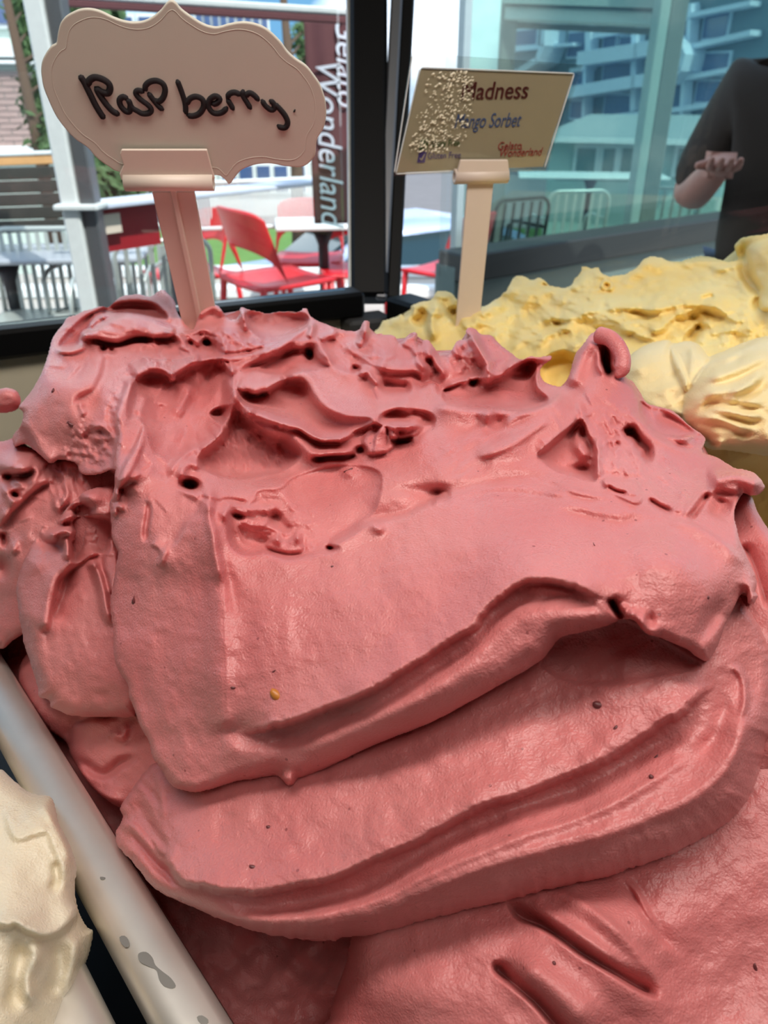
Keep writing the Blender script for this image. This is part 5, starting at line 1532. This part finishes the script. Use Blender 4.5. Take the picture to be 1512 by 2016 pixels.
c1 = red_chair('bright red plastic chair turned sideways, nearest the black post on its left', on_floor(560, 560, .46) + Vector((-.06, .0, 0)), math.radians(-52)); c1.scale = (1.12, 1.12, 1.12)
c2 = red_chair('red plastic chair half hidden behind the name tag stick', on_floor(425, 522, .46) + Vector((-.12, -.15, 0)), math.radians(130))
red_chair('red plastic chair behind the small round-edged table, left of its pair', on_floor(618, 400, .81) + Vector((-.05, .0, 0)), math.radians(180))
red_chair('red plastic chair behind the small table, against the black post', on_floor(690, 396, .81) + Vector((.05, -.5, 0)), math.radians(186))
red_chair('dark shaded red plastic chair seen right of the black post', on_floor(850, 388, .81) + Vector((.10, -.8, 0)), math.radians(50))
table('small pale patio table between the red plastic chairs', on_floor(635, 440, .735) + Vector((.0, .0, 0)), .62, .45, math.radians(8), WHITEMET)

# awning post and beam
pb_ = P(160, 405, 3.0)
post = E_('awning_post', (pb_.x, pb_.y, 0), 'tall white awning post with a grey side at the left', 'post')
MB().box((pb_.x * 0 - .028, 0, 1.5), (.066, .10, 3.0), bev=.006).build('column', WHITEMET, post)
MB().box((.036, .01, 1.5), (.058, .08, 3.0), bev=.006).build('side_channel', GREYF, post)
MB().box((0, 0, pb_.z), (.17, .14, .02), bev=.004).build('collar', WHITEMET, post)
a, b = P(118, -4, 3.0), P(700, 32, 3.05)
bm_ = E_('awning_beam', (a + b) / 2, 'white roller blind beam with a dark underside across the top', 'beam')
Mb = frame((a + b) / 2, b - a, UP)
L_ = (b - a).length
adopt(MB().box((0, 0, .012), (L_, .05, .026), Mb, bev=.006).build('rail', WHITEMET), bm_)
adopt(MB().box((0, 0, -.016), (L_, .045, .026), Mb, bev=.004).build('blind_edge', MAROON), bm_)

# counter with a pale ledge and a red front
a, b = P(150, 405, 3.05), P(700, 350, 4.15)
a.z = b.z = (a.z + b.z) / 2
Mb = frame((a + b) / 2, b - a, UP); L_ = (b - a).length
ct = E_('patio_counter', (a + b) / 2, 'long pale patio counter ledge over a red panel', 'counter')
adopt(MB().box((0, 0, 0), (L_, .16, .022), Mb, bev=.005).build('ledge', mat('ledge_white', (206, 212, 232), .35)), ct)
REDPAN = mat('red_panel', (150, 22, 34), .5)
adopt(MB().box((-L_ / 2 + .19, .03, -.10), (.38, .03, .18), Mb).build('panel', REDPAN), ct)
adopt(MB().box((-L_ / 2 + .10, -.02, -.075), (.145, .008, .075), Mb).build('notice', WHITEP), ct)
for k in range(2):
    adopt(MB().box((-L_ / 2 + .05 + k * .40, .05, -.56), (.03, .03, 1.1), Mb).build('support', DARKM), ct)

# white picket railing
a, b = P(372, 452, 5.0), P(640, 442, 5.3)
pk = E_('picket_railing', (a.x, a.y, 0), 'white picket railing behind the red chairs', 'railing')
p0, p1 = P(372, 362, 5.0), P(640, 350, 5.3)
nP = 46
pkm = []
for k in range(nP):
    u = k / (nP - 1)
    q = p0.lerp(p1, u); q0 = a.lerp(b, u)
    pkm.append(MB().box((q.x, q.y, (q.z + q0.z) / 2), (.011, .012, q.z - q0.z)))
for k, mb in enumerate(pkm):
    adopt(mb.build('picket', WHITEMET), pk)
for z in (0, 1):
    A_, B_ = (p0, p1) if z else (a, b)
    adopt(MB().tube([A_, B_], .016, 6).build('rail', WHITEMET, None, True), pk)

# dark boarded fence with a timber cap at the far left
fn = E_('board_fence', P(40, 450, 4.2), 'dark horizontal board fence with a light timber cap', 'fence')
DB = mat('dark_boards', (58, 56, 50), .7, ns=14, var=.25)
for k in range(5):
    A_, B_ = P(-60, 345 + k * 26, 4.2), P(150, 338 + k * 26, 4.2)
    Mb = frame((A_ + B_) / 2, B_ - A_, UP)
    adopt(MB().box((0, 0, 0), ((B_ - A_).length, .02, .062), Mb, bev=.003).build('board', DB), fn)
A_, B_ = P(-60, 320, 4.2), P(128, 313, 4.2)
Mb = frame((A_ + B_) / 2, B_ - A_, UP)
adopt(MB().box((0, 0, 0), ((B_ - A_).length, .06, .042), Mb, bev=.004).build('timber_cap', mat('timber', (212, 160, 104), .6, ns=20, var=.15)), fn)
adopt(MB().box((0, 0, .035), ((B_ - A_).length, .07, .018), Mb, bev=.004).build('cap_flashing', WHITEMET), fn)


# ---- buildings
WIN = mat('window_glass', (60, 84, 128), .15, .0, .8, ns=.6, var=.35)
def building(name, label, u0, u1, vt, vb, t0, t1, m, depth=6.0, roof=None):
    """box building whose front face spans the pixel columns u0..u1 between depths t0,t1"""
    A_ = P(u0, vb, t0); B_ = P(u1, vb, t1); T_ = P(u0, vt, t0)
    A_.z = B_.z = STREET
    M = frame((A_ + B_) / 2, B_ - A_, UP)
    L_ = (B_ - A_).length; H_ = T_.z - STREET
    t = E_(name, (A_ + B_) / 2, label, 'building')
    adopt(MB().box((0, depth / 2, H_ / 2), (L_, depth, H_), M).build('wall', m), t)
    return t, M, L_, H_


def bwin(t, M, u0, u1, v0, v1, frame_m=None, m=None, y=-.02, fw=.06):
    x0, z0 = onplane(M, u0, v1); x1, z1 = onplane(M, u1, v0)
    f = MB().box(((x0 + x1) / 2, y - .02, (z0 + z1) / 2), (x1 - x0 + 2 * fw, .08, z1 - z0 + 2 * fw), M).build('window', frame_m or WHITEMET)
    adopt(f, t)
    p = MB().box(((x0 + x1) / 2, y - .075, (z0 + z1) / 2), (x1 - x0, .03, z1 - z0), M).build('pane', m or WIN)
    p.parent = f
    return f


# pale weatherboard house with a brick lower part
GRN = mat('weatherboard', (200, 214, 204), .7, ns=8, var=.05)
ho, HM, HL, HH = building('house', 'pale green boarded house with brickwork at the far left', -120, 132, -260, 420, 12, 12.6, GRN)
bwin(ho, HM, -30, 10, -40, 46)
x0, z0 = onplane(HM, -118, 292); x1, z1 = onplane(HM, 86, 140)
BRK = mat('brick', (166, 142, 136), .85, ns=2, var=.2)
bh = .082; nrow = int((z1 - z0) / bh)
bw = .30
mb = MB()
adopt(MB().box(((x0 + x1) / 2, -.05, (z0 + z1) / 2), (x1 - x0, .08, z1 - z0), HM).build('mortar_wall', mat('mortar', (146, 136, 132), .9)), ho)
for r in range(nrow):
    off = (r % 2) * bw / 2
    for k in range(int((x1 - x0) / bw) + 1):
        xx = x0 + off + k * bw
        if xx + bw * .5 > x1: continue
        mb.box((xx, -.09, z0 + (r + .5) * bh), (bw - .02, .03, bh - .014), HM)
o = mb.build('brick', BRK, None, False, fix=False); adopt(o, ho); o['kind'] = 'stuff'
for v, h in ((100, .16), (122, .05), (298, .12)):
    x0, zz = onplane(HM, -118, v); x1, _ = onplane(HM, 120, v)
    adopt(MB().box(((x0 + x1) / 2, -.12, zz), (x1 - x0, .22, h), HM, bev=.01).build('fascia', WHITEMET), ho)

# tree at the left, a trunk and branches with separate leafy sprays
def tree(label, base, h, sprays, leaf=.11, m=TREEM):
    t = E_('tree', base, label, 'tree')
    adopt(MB().tube([base, base + Vector((.05, 0, h * .5)), base + Vector((-.03, .05, h))], [.10, .07, .03], 8).build('trunk', TRUNK, None, True), t)
    r = random.Random(len(label)); mb = MB(); br = MB()
    for c, R_, n in sprays:
        br.tube([base + Vector((0, 0, min(h, max(.3, c.z - base.z - .2)))), c], [.025, .008], 5)
        for _ in range(n):
            d = Vector((r.gauss(0, 1), r.gauss(0, 1), r.gauss(0, .8))) * R_ * .5
            q = c + d
            a = Vector((r.uniform(-1, 1), r.uniform(-1, 1), r.uniform(-1, 1))).normalized() * leaf
            b2 = a.orthogonal().normalized() * leaf * .35
            mb.add([q - a, q + b2, q + a, q - b2], [(0, 1, 2, 3)])
    adopt(br.build('branch', TRUNK), t)
    o = mb.build('foliage', m, None, False, fix=False); adopt(o, t); o['kind'] = 'stuff'
    return t


b0 = P(70, 300, 8.5); b0.z = STREET
tree('dark green conifer with drooping sprays before the pale house', b0, 4.2,
     [(P(u, v, 8.5), R_, n) for u, v, R_, n in ((45, 20, .16, 160), (55, 60, .14, 120), (70, 100, .16, 160), (95, 90, .14, 90), (75, 165, .16, 150), (100, 150, .13, 120), (60, 190, .12, 90), (85, 215, .16, 180), (105, 240, .15, 160), (95, 280, .17, 220), (120, 300, .12, 120), (112, 200, .1, 90))], leaf=.07)
b0 = P(160, 40, 9.5); b0.z = STREET
tree('dark tree behind the awning post, top left', b0, 5.0, [(P(u, v, 9.5), R_, n) for u, v, R_, n in ((150, 22, .25, 260), (190, 24, .22, 220), (215, 20, .15, 120), (135, 60, .25, 200), (225, 350, .35, 300), (200, 330, .3, 260), (235, 380, .3, 260), (205, 375, .3, 260))], leaf=.10)
b0 = P(575, 300, 9.0); b0.z = STREET
tree('small tree edge beside the maroon banner against the sky', b0, 4.0, [(P(u, v, 9.0), R_, n) for u, v, R_, n in ((598, 60, .12, 110), (594, 84, .12, 110), (600, 110, .10, 80))], leaf=.06)

# middle buildings
BLUEW = mat('pale_blue_render', (176, 200, 218), .7, ns=1, var=.05)
b1, M1, _, _ = building('apartment_building', 'pale blue apartment building with tall windows above the name tag', 128, 526, 26, 420, 24, 25, BLUEW)
for k in range(9):
    u = 388 + k * 16
    bwin(b1, M1, u, u + 9, 30, 58)
for k in range(5):
    bwin(b1, M1, 150 + k * 42, 176 + k * 42, 34, 62)
for k in range(4):
    bwin(b1, M1, 260 + k * 70, 290 + k * 70, 318, 352)
b2, M2, _, _ = building('apartment_building', 'low cream building with white windows under the name tag', 420, 640, 318, 470, 19, 19.5, mat('cream_render', (202, 206, 204), .7, ns=1))
for k in range(5):
    bwin(b2, M2, 440 + k * 34, 462 + k * 34, 326, 376)

# maroon banner with white lettering running down it
a = P(597, 30, 3.25); b = P(700, 30, 3.25)
bn = E_('feather_banner', P(650, 500, 3.25), 'maroon fabric banner with white lettering running downwards', 'banner')
MBn = frame(a, b - a, UP)
n_, m_ = 12, 40; V = []; Fs = []
x0, z1 = onplane(MBn, 597, 36); x1, z0 = onplane(MBn, 700, 440)
for j in range(m_):
    for i in range(n_):
        x = x0 + (x1 - x0) * i / (n_ - 1); z = z0 + (z1 - z0) * j / (m_ - 1)
        V.append((x + .012 * (1 - j / (m_ - 1)), .006 * math.sin(x * 60 + z * 3), z))
for j in range(m_ - 1):
    for i in range(n_ - 1):
        q = j * n_ + i; Fs.append((q, q + 1, q + 1 + n_, q + n_))
o = MB().add(V, Fs, MBn).build('cloth', MAROON, None, True); adopt(o, bn)
s_ = o.modifiers.new('s', 'SOLIDIFY'); s_.thickness = .002
adopt(MB().tube([MBn @ Vector((x1 + .01, 0, z0 - .5)), MBn @ Vector((x1 + .01, 0, z1 + .1))], .010, 8).build('pole', WHITEMET, None, True), bn)
x, z = onplane(MBn, 648, 285)
letter('word_print', 'Wonderland', .155, MBn, WHITEB, bn, x, z, shear=.25, rot=math.pi / 2, y=-.010, sx=.86, ext=.001)
x, z = onplane(MBn, 682, 120)
letter('word_print', 'Gelato', .14, MBn, WHITEB, bn, x, z, shear=.25, rot=math.pi / 2, y=-.010, sx=.9, ext=.001)

# parked car down on the street
def car(loc, rz):
    t = E_('car', loc, 'pale blue parked car on the street behind the red chairs', 'car'); t.rotation_euler[2] = rz
    PAINT = mat('car_paint', (176, 192, 224), .2, .3); CG_ = mat('car_glass', (44, 62, 66), .08, spec=.9)
    side = [(-2.1, .35), (-2.15, .70), (-1.9, .86), (-1.15, .95), (-.55, 1.36), (.55, 1.42), (1.25, 1.30), (1.85, .98), (2.1, .85), (2.12, .4)]
    V = []; n = len(side)
    for y, k in ((-.86, 1), (-.80, 1.0), (.80, 1.0), (.86, 1)):
        for x, z in side:
            zz = z if abs(y) < .83 else min(z, .90)
            V.append((x * (1 if abs(y) < .83 else .985), y if z < .95 else y * .84, zz))
    Fs = []
    for j in range(3):
        for i in range(n):
            a_, b_ = j * n + i, j * n + (i + 1) % n; Fs.append((a_, b_, b_ + n, a_ + n))
    Fs += [tuple(range(n)), tuple(range(4 * n - 1, 3 * n - 1, -1))]
    o = MB().add(V, Fs).build('body', PAINT, t, True)
    bv = o.modifiers.new('b', 'BEVEL'); bv.width = .05; bv.segments = 2
    for sx in (-1, 1):
        MB().prism([(-1.02, .95), (-.52, 1.32), (.50, 1.37), (1.12, 1.26), (1.55, .98)], sx * .735 - .01, sx * .735 + .01).build('side_window', CG_, t)
        for x in (-1.3, 1.3):
            mb = MB(); mb.tube([(x, sx * .70, .33), (x, sx * .88, .33)], .33, 20); w_ = mb.build('wheel', BLACK, t)
    mb = MB(); mb.add([(-1.16, -.6, .975), (-1.16, .6, .975), (-.60, .58, 1.365), (-.60, -.58, 1.365), (-1.18, -.6, .985), (-1.18, .6, .985), (-.62, .58, 1.38), (-.62, -.58, 1.38)], [(0, 1, 2, 3), (4, 5, 6, 7), (0, 1, 5, 4), (1, 2, 6, 5), (2, 3, 7, 6), (3, 0, 4, 7)])
    mb.build('windscreen', CG_, t)
    return t


cp = P(560, 480, 8.2); car(Vector((cp.x + 1.15, cp.y + .6, STREET)), math.radians(20))

# ------------------------------------------------------------------ right hand side, seen through the side pane
# tinted shop window outside with pale edge and dark sill
pa, pb2_ = atz(900, 528, .98), atz(1540, 428, .98)
wa = P(905, 300, 2.62); wa.z = CAMZ; wb = wa + (pb2_ - pa)
MW = frame(wa, wb - wa, UP)
x0, _ = onplane(MW, 905, 300); x1 = (wb - wa).length
zb_ = onplane(MW, 1100, 640)[1]; zt = 1.2
wn = tag(empty('window_1', wa), kind='structure')
o = MB().box(((x0 + x1) / 2, 0, (zt + zb_) / 2), (x1 - x0, .008, zt - zb_), MW).build('pane', TINT); adopt(o, wn)
adopt(MB().box((x0, 0, (zt + zb_) / 2), (.030, .03, zt - zb_), MW).build('window_edge', mat('window_edge', (170, 186, 190), .25, .3)), wn)
# low wall under the window
Ml = frame((pa + pb2_) / 2, pb2_ - pa, UP)
lw = E_('low_wall', (pa + pb2_) / 2, 'dark low wall below the slatted chairs beyond the right pane', 'wall')
adopt(MB().box((0, .06, -.49), ((pb2_ - pa).length, .10, .98), Ml).build('base', mat('wall_teal', (104, 124, 122), .6)), lw)
adopt(MB().box((0, .03, .0), ((pb2_ - pa).length, .14, .09), Ml, bev=.006).build('coping', mat('dark_coping', (34, 38, 38), .5)), lw)

slat_chair('slatted metal chair in the middle beyond the right pane', on_floor(1120, 366, .87), math.radians(8), group='slatted chairs beyond the right pane', nsl=6)
slat_chair('slatted metal chair beyond the right pane, beside the dark figure', on_floor(1322, 362, .87) + Vector((0, .05, 0)), math.radians(-16), mat('grey_aluminium_chair', (150, 156, 156), .4, .3), group='slatted chairs beyond the right pane', nsl=6)
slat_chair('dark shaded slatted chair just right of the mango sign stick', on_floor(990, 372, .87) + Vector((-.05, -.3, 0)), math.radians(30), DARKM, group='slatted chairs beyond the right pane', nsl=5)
table('long white topped patio table beyond the right pane', on_floor(1180, 352, .735) + Vector((.0, .35, 0)), 1.5, .6, math.radians(-8), WHITEMET)

# pillars and beam of the covered walkway
GP = mat('pillar_grey', (132, 132, 130), .7); GP2 = mat('pillar_green', (178, 190, 188), .7)
def pillar(label, u0, u1, t, m, m2=None, us=None):
    a_, b_ = P(u0, 186, t), P(u1, 186, t)
    e = E_('pillar', ((a_.x + b_.x) / 2, a_.y, 0), label, 'pillar')
    MB().box((0, 0, 2.0), (b_.x - a_.x, .12, 4.0), bev=.008).build('shaft', m, e)
    if m2:
        MB().box((-(b_.x - a_.x) / 2 - .03, .0, 2.0), (.06, .14, 4.0), bev=.006).build('edge_strip', m2, e)
    MB().box((0, 0, .05), (b_.x - a_.x + .05, .17, .1), bev=.008).build('foot_block', m, e)
    return e


pillar('dark grey pillar left of the beam, above the mango sign', 978, 1006, 5.2, GP)
pillar('broad grey green pillar before the balconies', 1288, 1322, 4.6, GP, GP2)
a, b = P(1004, 28, 5.0), P(1300, 40, 4.6)
Mb = frame((a + b) / 2, b - a, UP); L_ = (b - a).length
be = E_('walkway_beam', (a + b) / 2, 'pale green beam between the two pillars', 'beam')
adopt(MB().box((0, 0, 0), (L_, .20, .075), Mb, bev=.01).build('gutter', WHITEMET), be)
adopt(MB().box((0, .10, .10), (L_, .5, .10), Mb).build('fascia', GP2), be)
adopt(MB().box((0, .12, -.055), (L_, .10, .03), Mb).build('soffit', GP), be)

# big balcony building
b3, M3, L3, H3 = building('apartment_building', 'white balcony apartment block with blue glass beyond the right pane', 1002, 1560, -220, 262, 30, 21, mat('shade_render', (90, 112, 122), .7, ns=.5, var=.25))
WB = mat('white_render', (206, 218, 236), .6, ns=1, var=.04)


def band(pts, wpx, name='balcony', y=-.5, th=1.0, m=WB):
    L0_ = [onplane(M3, *p) for p in pts]
    for (xa, za), (xb, zb2) in zip(L0_[:-1], L0_[1:]):
        d = Vector((xb - xa, 0, zb2 - za)); L_ = d.length
        mid = Vector(((xa + xb) / 2, 0, (za + zb2) / 2))
        R = Matrix.Translation(M3 @ Vector((mid.x, y, mid.z))) @ (M3.to_3x3().to_4x4()) @ Matrix.Rotation(-math.atan2(d.z, d.x), 4, 'Y')
        w_ = wpx / F * 26
        adopt(MB().box((0, 0, 0), (L_ + w_ * .4, th, w_), R).build(name, m), b3)


band([(1182, 117), (1296, 101), (1366, 87)], 23); band([(1122, 188), (1290, 161), (1361, 153)], 20)
band([(1366, 87), (1378, 96), (1384, 112), (1378, 135), (1361, 153)], 18)
band([(1000, 150), (1060, 142), (1098, 120)], 12); band([(1098, 120), (1110, 90), (1112, 50)], 12)
band([(1010, 100), (1150, 88)], 6, 'slab', -.3, .5); band([(1326, 43), (1500, 8)], 7, 'slab', -.3, .5); band([(1380, 94), (1500, 66)], 8, 'slab', -.3, .5)
band([(1372, 154), (1500, 130)], 8, 'slab', -.3, .5); band([(1310, 222), (1430, 204)], 8, 'slab', -.3, .5); band([(1154, 238), (1290, 222)], 8, 'slab', -.3, .5)
band([(1190, 72), (1250, 62)], 7, 'slab', -.3, .5); band([(1145, 140), (1176, 134)], 7, 'slab', -.3, .5)
band([(1178, 55), (1178, 120)], 14, 'fin', -.3, .4); band([(1172, 130), (1168, 236)], 8, 'fin', -.3, .4)
band([(1270, 60), (1266, 215)], 12, 'fin', -.3, .4); band([(1380, 12), (1376, 84)], 7, 'fin', -.3, .4); band([(1366, 160), (1360, 255)], 7, 'fin', -.3, .4)
for u0, u1, v0, v1 in ((1330, 1374, 10, 78), (1386, 1440, 26, 76), (1326, 1366, 108, 140), (1318, 1358, 168, 212), (1316, 1358, 228, 258), (1380, 1440, 104, 148), (1372, 1430, 160, 200), (1120, 1168, 62, 112), (1190, 1216, 72, 104), (1222, 1260, 72, 102), (1010, 1060, 58, 90), (1066, 1094, 58, 112), (1130, 1166, 142, 176), (1190, 1260, 124, 160), (1192, 1258, 188, 226), (1126, 1164, 200, 232), (1010, 1090, 160, 200)):
    bwin(b3, M3, u0, u1, v0, v1, frame_m=WB)

# low pavilion in front of it
GV = mat('pavilion_wall', (170, 190, 184), .7, ns=1)
b4, M4, _, _ = building('pavilion', 'low pale green pavilion with a white gutter below the balconies', 1075, 1420, 268, 372, 13, 12, GV, depth=4)
x0, zz = onplane(M4, 1060, 272); x1, _ = onplane(M4, 1400, 264)
adopt(MB().box(((x0 + x1) / 2, -.2, zz), (x1 - x0, .5, .07), M4).build('gutter', WHITEMET), b4)
mb = MB(); mb.add([(x0, -.4, zz + .03), (x1, -.4, zz + .03), (x1 - .3, 3, zz + .30), (x0 + .3, 3, zz + .30), (x0, -.4, zz), (x1, -.4, zz), (x1, 3, zz), (x0, 3, zz)], [(0, 1, 2, 3), (4, 5, 6, 7), (0, 1, 5, 4), (1, 2, 6, 5), (2, 3, 7, 6), (3, 0, 4, 7)], M4)
adopt(mb.build('roof', mat('roof_grey', (150, 160, 164), .7)), b4)
for u0, u1 in ((1135, 1176), (1186, 1214), (1222, 1266), (1330, 1350), (1356, 1400)):
    bwin(b4, M4, u0, u1, 292, 340, m=mat('dull_glass', (104, 126, 118), .3))

# ------------------------------------------------------------------ standing person outside, right edge
def person():
    base = Vector((P(1600, 200, 2.1).x, P(1600, 200, 2.1).y, 0))
    t = tag(empty('person', base), 'person in a dark brown jacket standing beyond the right pane, one hand forward', 'person')
    H = 1.66
    J = dict(pel=(0, 0, .90), ch=(0, .01, 1.18), nk=(0, .0, 1.40), hd0=(0, -.01, 1.47), hd=(0, -.02, 1.56), hd2=(0, -.01, 1.64),
             ls=(-.175, 0, 1.35), le=(-.25, .02, 1.09), lw=(-.20, -.25, 1.20), rs=(.175, 0, 1.35), re=(.23, .03, 1.08), rw=(.24, -.03, .83),
             lh=(-.09, 0, .86), lk=(-.10, -.01, .47), la=(-.10, .02, .07), lt=(-.11, -.14, .03), rh=(.09, 0, .86), rk=(.11, .0, .47), ra=(.12, .03, .07), rt=(.14, -.13, .03))
    R = dict(pel=.145, ch=.150, nk=.055, hd0=.062, hd=.098, hd2=.075, ls=.075, le=.052, lw=.032, rs=.075, re=.052, rw=.032, lh=.10, lk=.062, la=.042, lt=.034, rh=.10, rk=.062, ra=.042, rt=.034)
    Ed = [('pel', 'ch'), ('ch', 'nk'), ('nk', 'hd0'), ('hd0', 'hd'), ('hd', 'hd2'), ('ch', 'ls'), ('ls', 'le'), ('le', 'lw'), ('ch', 'rs'), ('rs', 're'), ('re', 'rw'), ('pel', 'lh'), ('lh', 'lk'), ('lk', 'la'), ('la', 'lt'), ('pel', 'rh'), ('rh', 'rk'), ('rk', 'ra'), ('ra', 'rt')]

    def skin(name, J, R, Ed, m, lv=2, k=1.0):
        ks = list(J); me = bpy.data.meshes.new(name)
        me.from_pydata([J[a] for a in ks], [(ks.index(a), ks.index(b)) for a, b in Ed], [])
        o = mk(name, me, m, t, False)
        md = o.modifiers.new('skin', 'SKIN'); md.use_smooth_shade = True
        for i, a in enumerate(ks):
            me.skin_vertices[0].data[i].radius = (R[a] * k, R[a] * k * (.72 if a in ('pel', 'ch') else 1))
        me.skin_vertices[0].data[0].use_root = True
        sb = o.modifiers.new('sub', 'SUBSURF'); sb.levels = lv; sb.render_levels = lv
        return o
    SK = mat('skin', (196, 142, 128), .5); JK = mat('dark_jacket', (58, 50, 46), .8, ns=20); JN = mat('blue_jeans', (70, 84, 112), .8, ns=30); HR = mat('dark_hair', (26, 22, 24), .5)
    skin('body', J, R, Ed, SK)
    sub = lambda ks: {a: J[a] for a in ks}
    Jt = sub(['ch', 'pel', 'nk', 'ls', 'le', 'rs', 're']); Jt['nk'] = (0, 0, 1.37)
    Jt['pel'] = (0, 0, .86)
    Rt = {a: R[a] * 1.14 + .008 for a in Jt}; Rt['nk'] = .075
    skin('jacket', Jt, Rt, [('ch', 'pel'), ('ch', 'nk'), ('ch', 'ls'), ('ls', 'le'), ('ch', 'rs'), ('rs', 're')], JK)
    Jp = sub(['pel', 'lh', 'lk', 'la', 'rh', 'rk', 'ra']); Rp = {a: R[a] * 1.10 + .008 for a in Jp}
    skin('jeans', Jp, Rp, [('pel', 'lh'), ('lh', 'lk'), ('lk', 'la'), ('pel', 'rh'), ('rh', 'rk'), ('rk', 'ra')], JN)
    # hair cap
    mb = MB(); n, m = 20, 10; V = []
    for j in range(m):
        th = j / (m - 1) * 1.9
        for i in range(n):
            a = 2 * math.pi * i / n
            rr = .112
            lowf = 1 if math.sin(a) > -.3 else .62
            V.append((rr * math.sin(th * lowf) * math.cos(a), -.01 + rr * 1.1 * math.sin(th * lowf) * math.sin(a), 1.575 + .118 * math.cos(th * lowf)))
    mb.add(V, [(j * n + i, j * n + (i + 1) % n, (j + 1) * n + (i + 1) % n, (j + 1) * n + i) for j in range(m - 1) for i in range(n)])
    o = mb.build('hair', HR, t, True); s_ = o.modifiers.new('s', 'SOLIDIFY'); s_.thickness = .01
    # hands with five fingers
    for w_, dx in (('lw', Vector((0, -1, 0))), ('rw', Vector((0, -.1, -1)))):
        w0 = Vector(J[w_]); d = dx.normalized(); s = Vector((1, 0, 0))
        up = s.cross(d)
        Jh = {'w': w0, 'p': w0 + d * .045}; Rh = {'w': .028, 'p': .030}; Eh = [('w', 'p')]
        for k, (o_, L_) in enumerate(((-.030, .062), (-.010, .072), (.011, .068), (.030, .052))):
            b1_ = w0 + d * .075 + s * o_
            Jh['a%d' % k] = b1_; Jh['b%d' % k] = b1_ + d * L_ * .55 - up * .006; Jh['c%d' % k] = b1_ + d * L_ - up * .022
            Rh['a%d' % k] = .0100; Rh['b%d' % k] = .0088; Rh['c%d' % k] = .007
            Eh += [('p', 'a%d' % k), ('a%d' % k, 'b%d' % k), ('b%d' % k, 'c%d' % k)]
        Jh['t0'] = w0 + d * .02 - s * .038; Jh['t1'] = w0 + d * .055 - s * .058; Rh['t0'] = .012; Rh['t1'] = .009
        Eh += [('w', 't0'), ('t0', 't1')]
        skin('hand', {a: tuple(v) for a, v in Jh.items()}, Rh, Eh, SK, 1)
    # face
    for sx in (-1, 1):
        MB().tube([(sx * .032, -.118, 1.57), (sx * .032, -.108, 1.57)], [.004, .012], 8).build('eye', HR, t, True)
        MB().tube([(sx * .098, -.01, 1.55), (sx * .106, 0, 1.575)], [.012, .016], 8).build('ear', SK, t, True)
    MB().tube([(0, -.112, 1.585), (0, -.132, 1.545), (0, -.118, 1.535)], [.008, .013, .012], 8).build('nose', SK, t, True)
    MB().tube([(-.022, -.113, 1.505), (0, -.119, 1.503), (.022, -.113, 1.505)], [.003, .006, .003], 8).build('mouth', mat('lips', (150, 80, 80), .5), t, True)
    t.rotation_euler[2] = math.radians(-18); t.scale = (1.1, 1.1, 1.1)
    return t


person()
